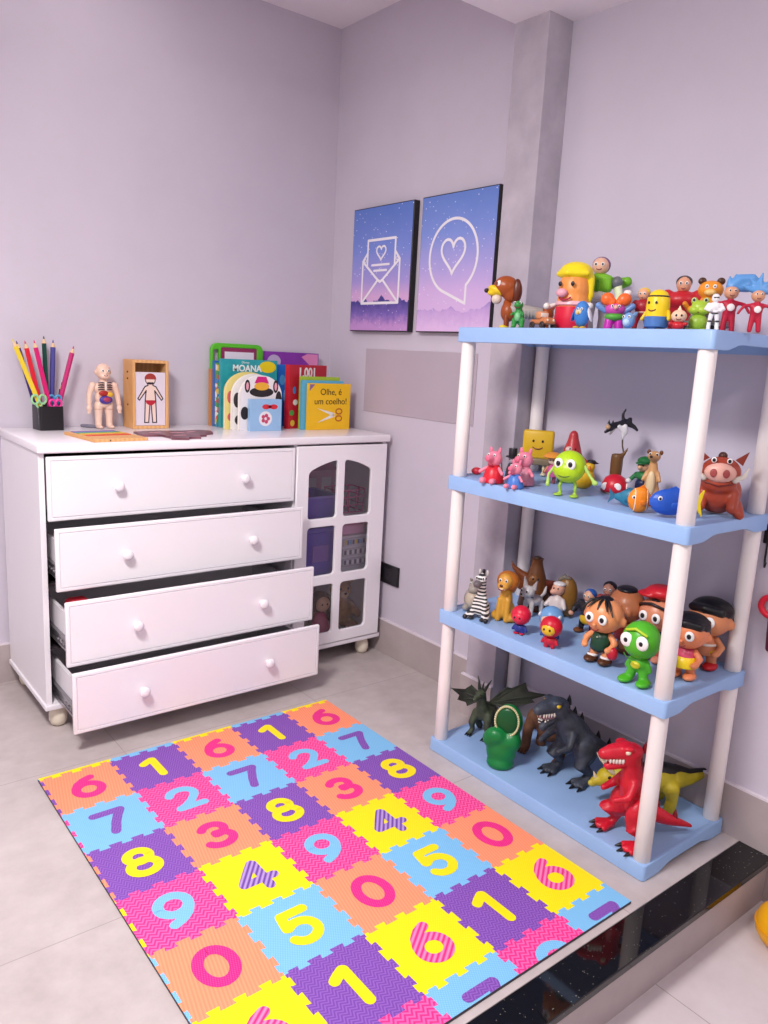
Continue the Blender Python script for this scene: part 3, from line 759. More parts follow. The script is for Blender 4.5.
def pencil(label, tip, base, col, r=0.0088):
    tip, base = Vector(tip), Vector(base); L = (tip - base).length
    t = thing('pencil', label, 'pencil', base, 0, PG)
    q = (tip - base).to_track_quat('Z', 'Y'); t.rotation_mode = 'QUATERNION'; t.rotation_quaternion = q
    bm = bmesh.new(); add_lathe(bm, [(r * .96, 0), (r, 0.002), (r, L - 0.026)], 6); obj('barrel', bm, plastic(col, 0.3), t)
    bm = bmesh.new(); add_lathe(bm, [(r, L - 0.0259), (r * 0.36, L - 0.0105)], 12); obj('sharpened_wood', bm, M_rawwood, t)
    bm = bmesh.new(); add_lathe(bm, [(r * 0.36, L - 0.0104), (0.0012, L)], 10); obj('lead', bm, plastic(col, 0.4), t)
zb = DT + 0.0075
for lab, tip, base, col in (
    ('yellow pencil leaning furthest left in the cup', (-1.396, -0.094, 1.292), (-1.288, -0.112, zb), 'EFD23A'),
    ('dark violet pencil leaning left between yellow and red', (-1.373, -0.050, 1.286), (-1.304, -0.070, zb), '3B2372'),
    ('red pencil leaning left beside the magenta one', (-1.350, -0.070, 1.288), (-1.294, -0.092, zb), 'E01F36'),
    ('magenta pencil in the middle of the cup leaning slightly left', (-1.325, -0.092, 1.292), (-1.268, -0.112, zb), 'D61E72'),
    ('dark green pencil, tallest in the cup', (-1.281, -0.052, 1.308), (-1.278, -0.066, zb), '17483E'),
    ('slate violet pencil standing upright right of the dark green one', (-1.251, -0.060, 1.296), (-1.268, -0.064, zb), '4A4796'),
    ('raspberry pink pencil leaning furthest right in the cup', (-1.188, -0.090, 1.278), (-1.268, -0.090, zb), 'C42270')):
    pencil(lab, tip, base, col)
pencil('short black pencil low at the right of the cup', (-1.224, -0.058, 1.145), (-1.254, -0.068, zb), '1E1A20', 0.006)
def scissors(label, c, rz, tilt, col, R):
    t = thing('scissors', label, 'scissors', (c[0], c[1], zb), rz, 'scissors in the pencil cup')
    L = c[2] - zb
    for s in (-1, 1):
        bm = bmesh.new(); add_torus(bm, (s * R * 1.02, 0, L), R, 0.0042, None, 22, 8, 0.95, 1.2)
        add_tube(bm, [(s * R * 0.9, 0, L - R * 1.15, 0.0042), (s * 0.004, 0, L - R * 2.2, 0.004)], 8)
        obj('handle', bm, plastic(col, 0.4), t)
        bm = bmesh.new(); add_prism(bm, [(s * 0.002 - 0.006, L - R * 2.1), (s * 0.002 + 0.006, L - R * 2.1), (-s * 0.002 + 0.001, 0.001), (-s * 0.002 - 0.001, 0.001)], Matrix.Translation((0, s * 0.0012 - 0.0008, 0)) @ XZ, 0.0016); obj('blade', bm, M_metal, t)
scissors('scissors with pale green handles at the left edge of the cup', (-1.322, -0.118, 1.086), 0.15, 0, '9AD29A', 0.013)
scissors('scissors with blue handles at the right rear of the cup', (-1.262, -0.098, 1.086), -0.1, 0, '4E9ACB', 0.011)
scissors('scissors with hot pink handles at the front of the cup', (-1.266, -0.118, 1.072), 0.05, 0, 'E83A9A', 0.011)
tag(obj('toy_piece', (lambda b: (add_tube(b, [(-0.03, 0.02, 0.007, 0.006), (0.0, 0, 0.006, 0.007), (0.02, -0.014, 0.005, 0.004)], 8), b)[1])(bmesh.new()), plastic('7A7688', 0.4), None, (-1.12, -0.06, DT), True), 'small grey pointed toy piece lying by the anatomy model', 'toy piece')

# ------------------------------------------------------------------ wooden frame with body card
t = thing('wooden_frame', 'upright wooden box frame holding the card of a child in red shorts', 'wooden frame', (-0.912, -0.075, DT + 0.0002), 0)
w, h, d, th = 0.072, 0.262, 0.05, 0.011
bm = bmesh.new()
box2(bm, (-w, -d, 0), (-w + th, d, h), 0.0012); box2(bm, (w - th, -d, 0), (w, d, h), 0.0012)
box2(bm, (-w + th, -d, h - th), (w - th, d, h), 0.0012); box2(bm, (-w + th, -d, 0), (w - th, d, th), 0.0012)
box2(bm, (-w + th, d - 0.006, th), (w - th, d, h - th))
obj('box', bm, M_wood, t)
bm = bmesh.new()
for z in (0.09, 0.19, 0.215): add_tube(bm, [(-w - 0.0004, 0.0, z, 0.004), (-w + 0.001, 0.0, z, 0.004)], 10)
obj('peg_hole', bm, plastic('6A4020', 0.6), t)
t2 = thing('body_card', 'white card with a drawing of a child in red shorts, inside the wooden frame', 'picture card', (-0.912, -0.119, DT + 0.0118), 0)
bm = bmesh.new(); box2(bm, (-0.0600, 0, 0), (0.0600, 0.004, 0.205), 0.0005, 1); obj('card', bm, plastic('E6DAE6', 0.5), t2)
sk = [(-0.024, 0.012), (-0.008, 0.012), (-0.002, 0.09), (0.002, 0.09), (0.008, 0.012), (0.024, 0.012), (0.021, 0.10), (0.017, 0.135), (0.044, 0.098), (0.050, 0.104), (0.022, 0.150), (0.010, 0.155), (0.010, 0.165), (-0.010, 0.165), (-0.010, 0.155), (-0.022, 0.150), (-0.050, 0.104), (-0.044, 0.098), (-0.017, 0.135), (-0.021, 0.10)]
bm = bmesh.new()
for k in range(len(sk)):
    a, b_ = sk[k], sk[(k + 1) % len(sk)]
    for q in ribbon([a, b_], 0.0042): add_prism(bm, q, Matrix.Translation((0, -0.0006, 0)) @ XZ, 0.0005)
for q in ribbon(arc(0, 0.175, 0.019, 0.018, -55, 235, 24), 0.0030): add_prism(bm, q, Matrix.Translation((0, -0.0006, 0)) @ XZ, 0.0005)
obj('outline', bm, plastic('3A2A3E', 0.5), t2)
art(t2, 'skin', [sk, ellp(0, 0.175, 0.018, 0.017)], 'F6D9CC', 0.0, 0.0003)
art(t2, 'hair', [arc(0, 0.181, 0.023, 0.020, -8, 188, 16)], 'A83A34', -0.0007, 0.0004)
art(t2, 'shorts', [[(-0.020, 0.098), (0.020, 0.098), (0.017, 0.086), (0.004, 0.078), (-0.004, 0.078), (-0.017, 0.086)]], 'C0243A', -0.0007, 0.0004)

# ------------------------------------------------------------------ flat puzzle boards on the dresser
t = thing('puzzle_board', 'flat wooden puzzle board with rainbow strips lying on the dresser front', 'puzzle board', (-1.165, -0.37, DT + 0.0002), 0.10)
bm = bmesh.new(); box2(bm, (-0.105, -0.125, 0), (0.085, 0.12, 0.010), 0.0015); obj('board', bm, M_wood, t)
for k, c in enumerate(('E0453A', 'F08A2E', 'F2CE3A', '5FAE4A', '4E8AC6', '8A5AB0')):
    bm = bmesh.new(); box2(bm, (-0.085, -0.03 + k * 0.024, 0.0101), (0.07, -0.03 + k * 0.024 + 0.020, 0.0116)); obj('strip', bm, plastic(c, 0.4), t)
bm = bmesh.new(); add_tube(bm, [(-0.05, -0.1253, 0.005, 0.0025), (-0.05, -0.124, 0.005, 0.0025)], 8); obj('peg_hole', bm, plastic('4A3020', 0.6), t)
t = thing('puzzle_piece', 'dark plum irregular puzzle piece lying in front of the wooden frame', 'puzzle piece', (-0.93, -0.36, DT + 0.0002), 0)
pl = [(-0.115, -0.02), (-0.05, -0.03), (-0.045, -0.10), (-0.055, -0.125), (0.0, -0.15), (0.015, -0.12), (0.06, -0.12), (0.075, -0.07), (0.11, -0.06), (0.12, -0.02), (0.165, 0.0), (0.185, 0.06), (0.16, 0.10), (0.05, 0.085), (-0.02, 0.10), (-0.11, 0.085)]
bm = bmesh.new(); add_prism(bm, pl, Matrix.Identity(4), 0.008); obj('piece', bm, mottled('plum_print', '5E3440', '8A5A66', 22, 0.35, 0, 4), t)
bm = bmesh.new()
for x, y, a in ((-0.05, 0.03, 0.3), (0.03, 0.02, -0.2), (0.09, 0.03, 0.5), (0.0, -0.07, 0.1)): add_box(bm, (x, y, 0.0086), (0.05, 0.012, 0.001), 0, 1, (0, 0, a))
obj('printed_shape', bm, plastic('D8A0A8', 0.4), t)

# ------------------------------------------------------------------ plastic shelving unit
SX0, SX1, SY0, SY1 = -0.410, -0.0135, -1.2872, -2.1250
SZ = [0.0448, 0.4994, 0.9436, 1.400]; STH = 0.0446
unit = thing('shelving_unit', 'light blue plastic shelving unit with four shelves and white tube legs full of toys', 'shelving unit', (-0.21, -1.707, 0))
UB = Vector((0.21, 1.707, 0))
def shelf_mesh(z, legs_hole=False):
    bm = bmesh.new(); r = 0.011
    pts = []
    base = rrect(SX0, SY1, SX1, SY0, r, 6)
    n = len(base)
    for k in range(n):
        a, b = base[k], base[(k + 1) % n]
        pts.append(a)
        L = math.dist(a, b)
        if L > 0.1:
            m = 18
            for q in range(1, m): pts.append((a[0] + (b[0] - a[0]) * q / m, a[1] + (b[1] - a[1]) * q / m))
    def skirt(x, y):
        # the short ends arch upwards between the corner sockets
        u = min((x - SX0) / 0.09, (SX1 - x) / 0.09, 1.0)
        on_end = min(abs(y - SY0), abs(y - SY1)) < 0.001
        lift = 0.016 * max(0.0, min(1.0, (u - 0.75) / 0.25)) if on_end else 0.0
        if on_end:
            t_ = max(0.0, min(1.0, (min(x - SX0, SX1 - x) - 0.06) / 0.07)); lift = 0.015 * t_ * t_ * (3 - 2 * t_)
        return STH - lift
    def inset(p, d):
        cx, cy = (SX0 + SX1) / 2, (SY0 + SY1) / 2; hx, hy = (SX1 - SX0) / 2, (SY0 - SY1) / 2
        return (cx + (p[0] - cx) * (hx - d) / hx, cy + (p[1] - cy) * (hy - d) / hy)
    def ring(d, zf): 
        return [bm.verts.new((*inset(p, d), zf(p))) for p in pts]
    rings = [ring(0.004, lambda p: z - skirt(*p)), ring(0.0, lambda p: z - skirt(*p) + 0.0015), ring(0.0, lambda p: z - 0.0035), ring(0.0012, lambda p: z - 0.001), ring(0.0035, lambda p: z), ring(0.011, lambda p: z), ring(0.0125, lambda p: z - 0.0012), ring(0.016, lambda p: z - 0.0012)]
    m = len(pts)
    for a, b in zip(rings, rings[1:]):
        for k in range(m): bm.faces.new((a[k], a[(k + 1) % m], b[(k + 1) % m], b[k]))
    bm.faces.new(rings[-1])
    inner = [ring(0.004, lambda p: z - skirt(*p) + 0.0001), ring(0.006, lambda p: z - 0.006)]
    for k in range(m): bm.faces.new((rings[0][k], inner[1][k], inner[1][(k + 1) % m], rings[0][(k + 1) % m]))
    bmesh.ops.delete(bm, geom=inner[0], context='VERTS')
    bm.faces.new(list(reversed(inner[1])))
    # corner sockets under the plate
    for x in (SX0 + 0.0275, SX1 - 0.0275):
        for y in (SY1 + 0.0275, SY0 - 0.0275):
            if z > 0.1: add_lathe(bm, [(0.0255, -STH + 0.002), (0.0255, -0.007)], 20, (x, y, z))
    return bm
for z in SZ: obj('shelf', shelf_mesh(z), M_shelf, unit, UB, angle=35)
PR = 0.0222
for k in range(3):
    za, zb_ = SZ[k] - 0.001, SZ[k + 1] - STH + 0.0018
    for x in (SX0 + 0.027, SX1 - 0.027):
        for y in (SY1 + 0.027, SY0 - 0.027):
            bm = bmesh.new(); add_lathe(bm, [(PR - 0.001, za), (PR, za + 0.001), (PR * 0.985, (za + zb_) / 2), (PR * 0.97, zb_)], 28, (x, y, 0)); obj('pole', bm, M_pole, unit, UB, angle=50)

# ------------------------------------------------------------------ odd things at the right edge
t = thing('wall_hook', 'black wire hook on the lilac wall right of the shelving unit', 'hook', (0, -2.125, 0.80))
bm = bmesh.new(); add_tube(bm, [(-0.0055, 0, 0.10, 0.003), (-0.006, 0, 0.02, 0.003), (-0.010, -0.003, 0.004, 0.003), (-0.02, -0.008, 0.0, 0.003), (-0.026, -0.012, 0.012, 0.003)], 8); obj('wire', bm, M_black, t, (0, 0, 0), True)
bm = bmesh.new(); box2(bm, (-0.004, -0.014, 0.06), (-0.0004, 0.014, 0.115), 0.002); obj('plate', bm, M_black, t)
t = thing('red_ring_toy', 'red plastic ring handle hanging against the wall right of the shelving unit', 'toy', (-0.012, -2.168, 0.62))
bm = bmesh.new(); add_torus(bm, (0, 0, 0.075), 0.032, 0.0085, (0, 0, 90), 28, 10, 1.0, 0.85); obj('ring', bm, plastic('E8203C', 0.35), t, (0, 0, 0), True)
bm = bmesh.new(); add_tube(bm, [(0, 0, 0.044, 0.008), (0, -0.004, 0.0, 0.010), (0, -0.006, -0.04, 0.009)], 10); obj('stem', bm, plastic('5A1A3A', 0.4), t, (0, 0, 0), True)
t = thing('yellow_ball_toy', 'round yellow plastic toy lying on the lower floor by the step', 'toy', (-0.118, -2.385, STEP))
bm = bmesh.new(); add_lathe(bm, [(0.05, 0.0), (0.072, 0.006), (0.083, 0.024), (0.085, 0.045), (0.080, 0.066), (0.066, 0.084), (0.045, 0.094), (0.02, 0.098), (0.004, 0.098)], 36); obj('body', bm, plastic('F7B012', 0.3), t, (0, 0, 0), True)
bm = bmesh.new(); add_torus(bm, (0, 0, 0.045), 0.0852, 0.0022, (90, 0, 0), 40, 6); obj('seam', bm, plastic('EFA20C', 0.35), t, (0, 0, 0), True)
# ------------------------------------------------------------------ toys
def fuse_mesh(bm, voxel, smooth=5):
    me = bpy.data.meshes.new('f'); bm.to_mesh(me); bm.free()
    o = bpy.data.objects.new('f', me); COL.objects.link(o)
    m = o.modifiers.new('r', 'REMESH'); m.mode = 'VOXEL'; m.voxel_size = voxel; m.adaptivity = 0.0
    s = o.modifiers.new('s', 'SMOOTH'); s.factor = 0.5; s.iterations = smooth
    dg = bpy.context.evaluated_depsgraph_get()
    out = bpy.data.meshes.new_from_object(o.evaluated_get(dg))
    bpy.data.objects.remove(o); bpy.data.meshes.remove(me)
    return out
def shape(bm, s):
    k = s[0]
    if k == 'e': add_ell(bm, s[1:4], s[4:7], s[7:10] if len(s) > 7 else None)
    elif k == 't': add_tube(bm, s[1], 10)
    elif k == 'b': add_box(bm, s[1:4], s[4:7], s[7] if len(s) > 7 else 0.0, 2, [math.radians(a) for a in s[8]] if len(s) > 8 else None)
    elif k == 'l': add_lathe(bm, s[1], 20, s[2] if len(s) > 2 else (0, 0, 0))
    elif k == 'o': add_torus(bm, s[1:4], s[4], s[5], s[6] if len(s) > 6 else None)
    elif k == 'p': 
        T = Matrix.Translation((0, s[2], 0)) @ XZ
        if len(s) > 4: T = Matrix.Translation(Vector(s[4])) @ Euler([math.radians(a) for a in s[5]]).to_matrix().to_4x4() @ T
        add_prism(bm, s[1], T, s[3])
def mirror_shape(s):
    k = s[0]
    if k == 'e': return (k, -s[1]) + s[2:7] + ((s[7], -s[8], -s[9]) if len(s) > 7 else ())
    if k == 't': return (k, [(-p[0],) + tuple(p[1:]) for p in s[1]])
    if k == 'b': return (k, -s[1]) + s[2:8] + (((s[8][0], -s[8][1], -s[8][2]),) if len(s) > 8 else ())
    if k == 'o': return (k, -s[1]) + s[2:6] + (((s[6][0], -s[6][1], -s[6][2]),) if len(s) > 6 else ())
    if k == 'l': return (k, s[1], (-s[2][0],) + tuple(s[2][1:]))
    return s
def M(*ss): return list(ss) + [mirror_shape(s) for s in ss]
R0 = math.radians(-51)
def toy(name, label, cat, loc, H, turn, parts, group=None, tilt=None):
    t = thing(name, label, cat, (loc[0], loc[1], loc[2] + 0.0003), R0 + math.radians(turn), group)
    objs = {}
    for p in parts:
        pn, col, shapes = p[0], p[1], p[2]
        opt = p[3] if len(p) > 3 else ''
        bm = bmesh.new()
        for s in shapes: shape(bm, s)
        S = Matrix.Scale(H, 4)
        if tilt: S = Euler([math.radians(a) for a in tilt]).to_matrix().to_4x4() @ S
        place(bm.verts, S)
        bmesh.ops.recalc_face_normals(bm, faces=bm.faces)
        par = objs.get(p[4], t) if len(p) > 4 else t
        m = plastic(col, 0.36) if isinstance(col, str) else col
        if 'f' in opt:
            me = fuse_mesh(bm, H / (70 if 'h' in opt else 46), 8 if 's' in opt else 4)
            o = link_mesh(pn, me, m, par, (0, 0, 0), True)
        else:
            o = obj(pn, bm, m, par, (0, 0, 0), angle=55)
        objs[pn] = o
    return t
def eyes(x, y, z, r, white=None, tilt=0):
    """two little eyes: dark dots, on white ovals when white is given"""
    out = []
    for s in (-1, 1):
        if white: out.append(('eye', 'F6F3F2', [('e', s * x, y, z, white, white * .38, white * 1.1)]))
        out.append(('pupil', '17141A', [('e', s * x, y - (white * .30 if white else 0), z, r, r * .45, r * 1.15)]))
    return out
def smile(y, z, w, r, col='7A2030'):
    return ('mouth', col, [('t', [(w * math.sin(a), y + 0.35 * w * (1 - math.cos(a)), z - w * .6 * math.cos(a), r) for a in [(-1.1 + 2.2 * k / 8) for k in range(9)]])])
Z1, Z2, Z3, Z4 = SZ[0] - 0.0012, SZ[1] - 0.0012, SZ[2] - 0.0012, SZ[3] - 0.0012
TOPG, S3G, S2G, S1G = 'toys on the top shelf', 'toys on the second shelf from the top', 'toys on the third shelf from the top', 'toy monsters on the lowest shelf'

# ================= top shelf
ring = lambda x, z, R: ('o', x, 0, z, R, 0.012, (0, 0, 90))
toy('toy_dog', 'brown toy dog with yellow muzzle, long ribbed grey body and yellow feet', 'toy dog', (-0.325, -1.412, Z4), 0.155, 0, [
    ('head', 'A04A1C', [('e', -.08, 0, .80, .24, .20, .20), ('e', .02, 0, .70, .16, .16, .2)], 'f'),
    ('muzzle', 'E9C51E', [('e', -.24, -.03, .72, .19, .12, .085, 0, 20, 0), ('e', -.33, -.03, .67, .10, .09, .06)], 'f'),
    ('jaw', 'DCC8B8', [('e', -.24, -.02, .56, .10, .09, .10)]),
    ('nose', '2A1C18', [('e', -.44, -.03, .71, .05, .05, .045)]),
    ('ear', '5E2410', [('e', .14, -.10, .72, .09, .06, .22), ('e', .14, .12, .72, .09, .06, .2)]),
    ('chest', 'A04A1C', [('e', .0, 0, .33, .15, .15, .20), ('t', [(-.04, .0, .5, .07), (.0, 0, .36, .1)])], 'f'),
    ('ribbed_body', 'A9A29E', [('t', [(.04, 0, .38, .13), (.4, 0, .34, .125), (.74, 0, .28, .12)])] + [('o', .14 + k * .065, 0, .37 - .012 * k, .125 - .002 * k, 0.014, (0, 0, 90)) for k in range(9)]),
    ('rump', 'A04A1C', [('e', .74, 0, .30, .13, .15, .17), ('t', [(.82, 0, .38, .03), (.92, 0, .52, .02)])], 'f')] +
    [('leg', '8E3E18', [('t', [(x, y, .25, .05), (x, y, .06, .045)])]) for x, y in ((-.02, -.09), (-.02, .09), (.74, -.09), (.74, .09))] +
    [('foot', 'E6CC3A', [('e', x - .04, y, .04, .09, .06, .04)]) for x, y in ((-.02, -.09), (-.02, .09), (.74, -.09), (.74, .09))] +
    [('eye', 'F4EFEA', [('e', -.20, y, .84, .05, .055, .06)]) for y in (-.13, -.0)] + [('pupil', '17141A', [('e', -.235, y - .03, .84, .022, .022, .03)]) for y in (-.13, .0)], TOPG)
def lizard(label, loc, H, turn, col, col2, group):
    return toy('toy_dinosaur', label, 'toy dinosaur', loc, H, turn, [
        ('body', col, [('e', 0, -.06, .84, .17, .22, .15), ('e', 0, .05, .45, .2, .2, .26), ('t', [(0, .02, .5, .17), (0, -.02, .75, .11)]), ('t', [(0, .15, .32, .16), (0, .42, .16, .09), (0, .68, .1, .03)])] + M(('t', [(.13, .02, .3, .12), (.15, -.02, .05, .08)]), ('e', .15, -.08, .04, .09, .14, .04), ('t', [(.16, -.08, .55, .05), (.22, -.2, .48, .04)])), 'f'),
        ('belly', col2, [('e', 0, -.085, .42, .12, .10, .17)])] + eyes(.1, -.2, .9, .03, .05) + [smile(-.24, .80, .12, .012)], group)
lizard('little green upright toy dinosaur standing in front of the ribbed dog', (-0.375, -1.50, Z4), 0.078, -15, '2F8E3E', '7CC08A', TOPG)
toy('toy_truck', 'small rusty orange toy truck between the ribbed dog and egg doll', 'toy truck', (-0.355, -1.575, Z4), 0.052, 40, [
    ('body', 'C77A4E', [('b', 0, 0, .38, .72, 1.35, .26, .08), ('b', 0, -.40, .50, .62, .5, .22, .09)], 'f'),
    ('cab', 'D08A5E', [('b', 0, .10, .72, .62, .42, .42, .1)]),
    ('windscreen', 'EFE6DA', [('b', 0, -.12, .74, .5, .02, .22, .01)])] +
    [('wheel', '3A2A26', [('l', [(.06, -.07), (.2, -.06), (.22, 0), (.2, .06), (.06, .07)])]) for _ in ()] +
    [('wheel', '3A2A26', [('o', s * .38, y, .2, .13, .07, (0, 0, 90)), ('e', s * .38, y, .2, .05, .12, .12)]) for s in (-1, 1) for y in (-.42, .42)] + [('headlight', 'F2E6C8', [('e', s * .2, -.66, .46, .07, .04, .07)]) for s in (-1, 1)], TOPG)
toy('toy_doll', 'orange egg shaped doll with yellow bowl hair, pink nose and red base', 'toy doll', (-0.275, -1.61, Z4), 0.19, -28, [
    ('body', 'F29A4E', [('e', 0, 0, .58, .235, .23, .36), ('e', 0, 0, .4, .245, .24, .28)], 'f'),
    ('base', 'DE1F3E', [('l', [(.21, 0), (.25, .04), (.255, .2), (.245, .34), (.22, .345)])]),
    ('hair', 'F7DE1C', [('e', 0, .02, .84, .25, .25, .16), ('e', .0, .12, .72, .25, .18, .28), ('t', [(-.23, -.08, .82, .045), (0, -.235, .82, .05), (.23, -.08, .82, .045)]), ('t', [(.23, .05, .75, .06), (.24, .06, .5, .045), (.20, .08, .38, .03)])], 'f'),
    ('nose', 'F0A6B4', [('e', -.05, -.27, .53, .085, .07, .065)]), ('scarf', 'F2B8C0', [('l', [(.235, .352), (.255, .37), (.245, .42), (.22, .425)])])] + eyes(.10, -.25, .66, .030) + [smile(-.28, .49, .10, .014, 'B02040')] +
    [('arm', 'EDE8E4', [('t', [(s * .27, -.03, .38, .03), (s * .34, -.12, .34, .035)]), ('e', s * .35, -.15, .35, .05, .05, .05)]) for s in (-1, 1)], TOPG)
toy('toy_bird', 'small blue plump toy bird with yellow feet in front of the egg doll', 'toy bird', (-0.372, -1.722, Z4), 0.075, -20, [
    ('body', '3E7EC8', [('e', 0, 0, .52, .28, .26, .46)]), ('face', 'D9C9A0', [('e', -.05, -.20, .58, .13, .08, .12)]), ('beak', 'E0B030', [('l', [(.05, 0), (.0, .09)], (-.05, -.30, .52))]),
    ('foot', 'E2B43A', [('e', -.12, -.14, .05, .11, .18, .05)]), ('foot', 'E2B43A', [('e', .12, -.14, .05, .11, .18, .05)]),
    ('wing', 'E8E4EA', [('e', .28, .02, .52, .06, .16, .28, 0, -18, 0)]), ('wing', '2F68B0', [('e', -.28, .02, .52, .06, .16, .28, 0, 18, 0)])] + eyes(.07, -.265, .68, .025, .045), TOPG)
toy('toy_astronaut', 'tall toy astronaut in green and white suit with purple hood', 'toy figure', (-0.165, -1.610, Z4), 0.214, -12, [
    ('head', 'E9B79C', [('e', 0, -.02, .88, .115, .115, .115), ('e', 0, -.05, .83, .08, .08, .06)], 'f'),
    ('hood', '7A4A7C', [('e', 0, .035, .895, .125, .12, .115)]),
    ('chest', '7CC22A', [('b', 0, 0, .64, .36, .24, .22, .07), ('e', 0, -.02, .72, .19, .13, .07)], 'f'),
    ('waist', 'E6E2E2', [('e', 0, 0, .50, .15, .12, .08)]), ('legs', 'B9B4BA', [('t', [(s * .09, 0, .44, .085), (s * .11, 0, .2, .08), (s * .11, 0, .06, .09)]) for s in (-1, 1)] + [('b', 0, 0, .44, .28, .18, .1, .04)], 'f'),
    ('backpack', '74BA26', [('b', .10, .17, .68, .46, .12, .16, .05), ('e', .34, .17, .70, .07, .08, .07)], 'f'),
    ('strap', '4E8A1E', [('b', 0, -.125, .64, .04, .02, .2, .008)])] +
    [('shoulder', '6E7078', [('e', s * .235, 0, .67, .075, .085, .085)]) for s in (-1, 1)] +
    [('arm', 'E4F0C8', [('t', [(s * .25, 0, .62, .06), (s * .29, -.06, .48, .055)]), ('e', s * .29, -.10, .43, .06, .06, .06)], 'f') for s in (-1, 1)] + eyes(.045, -.125, .895, .014, .024) + [smile(-.13, .845, .035, .006)], TOPG)
toy('toy_clown', 'small stacked toy clown with orange tufts, green collar and magenta legs', 'toy figure', (-0.335, -1.798, Z4), 0.106, 0, [
    ('head', 'C94AA6', [('e', 0, 0, .50, .25, .2, .16)]), ('collar', '55A43A', [('e', 0, 0, .32, .24, .2, .11)]),
    ('legs', 'C22AA8', [('t', [(s * .11, 0, .25, .11), (s * .13, -.02, .05, .11)]) for s in (-1, 1)], 'f'),
    ('nose', 'F2B0A0', [('e', 0, -.22, .54, .05, .05, .06)])] +
    [('hair_tuft', 'F06A2A', [('e', s * .2, 0, .74, .17, .14, .16), ('e', s * .08, -.04, .66, .1, .1, .12)], 'f') for s in (-1, 1)] +
    [('glove', '6A8EC8', [('t', [(s * .24, 0, .46, .06), (s * .40, -.02, .58, .08)])]) for s in (-1, 1)] + [('cap', 'ECE4E2', [('e', .26, .06, .90, .10, .08, .08)])] + eyes(.08, -.185, .57, .02, .035), TOPG)
def hero(label, loc, H, turn, suit, skin, hair, extra=(), bulky=1.0, arms=None, legs=True, group=TOPG, name='toy_figure'):
    b = bulky
    parts = [('head', skin, [('e', 0, 0, .85, .13, .13, .145), ('e', 0, -.03, .79, .09, .09, .06)], 'f'), ('hair', hair, [('e', 0, .035, .895, .14, .13, .115)]),
        ('suit', suit, [('e', 0, 0, .58, .2 * b, .14 * b, .17), ('e', 0, 0, .43, .14 * b, .12, .1), ('t', [(0, 0, .6, .09), (0, 0, .74, .06)])] + [('t', [(s * .08, 0, .42, .085), (s * .13, 0, .22, .07), (s * .14, 0, .07, .06)]) for s in (-1, 1)] +
            [('t', [(s * .17 * b, 0, .66, .075 * b), (s * .27 * b, -.02, .54, .065 * b), (s * .30 * b, -.10, .43, .055)]) for s in (-1, 1)], 'f')]
    parts += [('boot', '4A1A1E', [('e', s * .14, -.05, .05, .075, .13, .05)]) for s in (-1, 1)]
    parts += [('hand', skin, [('e', s * .31 * b, -.13, .40, .06, .06, .055)]) for s in (-1, 1)]
    parts += eyes(.05, -.125, .865, .016, .027) + [smile(-.135, .79, .035, .006)]
    return toy(name, label, 'toy figure', loc, H, turn, parts + list(extra), group)
toy('toy_fish', 'tiny light blue toy between the clown and yellow haired figure', 'toy', (-0.362, -1.862, Z4), 0.052, -30, [
    ('body', '7AA6DC', [('e', 0, 0, .45, .3, .34, .38), ('t', [(0, .2, .5, .2), (.1, .5, .8, .1)])], 'f'), ('belly', 'B8D2F0', [('e', 0, -.14, .36, .2, .26, .22)])] + eyes(.14, -.28, .6, .04, .07), TOPG)
hero('red suited toy figure with yellow hair behind the tiny light blue toy', (-0.270, -1.835, Z4), 0.112, -20, 'A81E2E', 'E8A888', 'F0C820', [('belt', 'E8C0A8', [('e', 0, 0, .44, .165, .14, .035)])])
toy('toy_doll', 'yellow capsule shaped doll with dark head band and blue trousers', 'toy doll', (-0.345, -1.930, Z4), 0.099, -35, [
    ('body', 'F6D21E', [('l', [(.2, .05), (.28, .1), (.285, .6), (.27, .78), (.2, .92), (.1, .98), (.01, 1.0)])]),
    ('trousers', '4C78B8', [('l', [(.2, .03), (.292, .09), (.296, .33), (.285, .335)])]), ('head_band', '2A2628', [('o', 0, 0, .82, .245, .022, (90, 0, 0))])] +
    [('shoe', '26222A', [('e', s * .13, -.06, .04, .11, .16, .045)]) for s in (-1, 1)] + [('arm', 'F0C81A', [('t', [(s * .29, 0, .45, .05), (s * .36, -.06, .28, .05)])]) for s in (-1, 1)] + eyes(.10, -.275, .66, .032) + [smile(-.29, .52, .1, .014)], TOPG)
hero('bulky red suited toy figure with dark hair leaning behind the capsule doll', (-0.170, -1.885, Z4), 0.150, -10, 'C4202C', 'E0A284', '3A3032', [('glove', '35282C', [('e', .42, -.13, .40, .11, .07, .06)])], 1.5)
toy('toy_baby', 'tiny pale baby figure in red beside the yellow capsule doll', 'toy figure', (-0.365, -2.003, Z4), 0.050, -8, [
    ('head', 'F0C8A8', [('e', 0, 0, .66, .36, .32, .3)]), ('hair', 'F4DDB8', [('l', [(.12, 0), (.07, .12), (.01, .24)], (0, 0, .9))]), ('body', 'C8202C', [('e', 0, 0, .22, .3, .26, .22), ('t', [(-.2, -.05, .28, .09), (-.36, -.14, .3, .08)]), ('t', [(.2, -.05, .28, .09), (.36, -.14, .3, .08)])], 'f'),
    ] + eyes(.12, -.30, .68, .05) + [smile(-.3, .55, .12, .02)], TOPG)
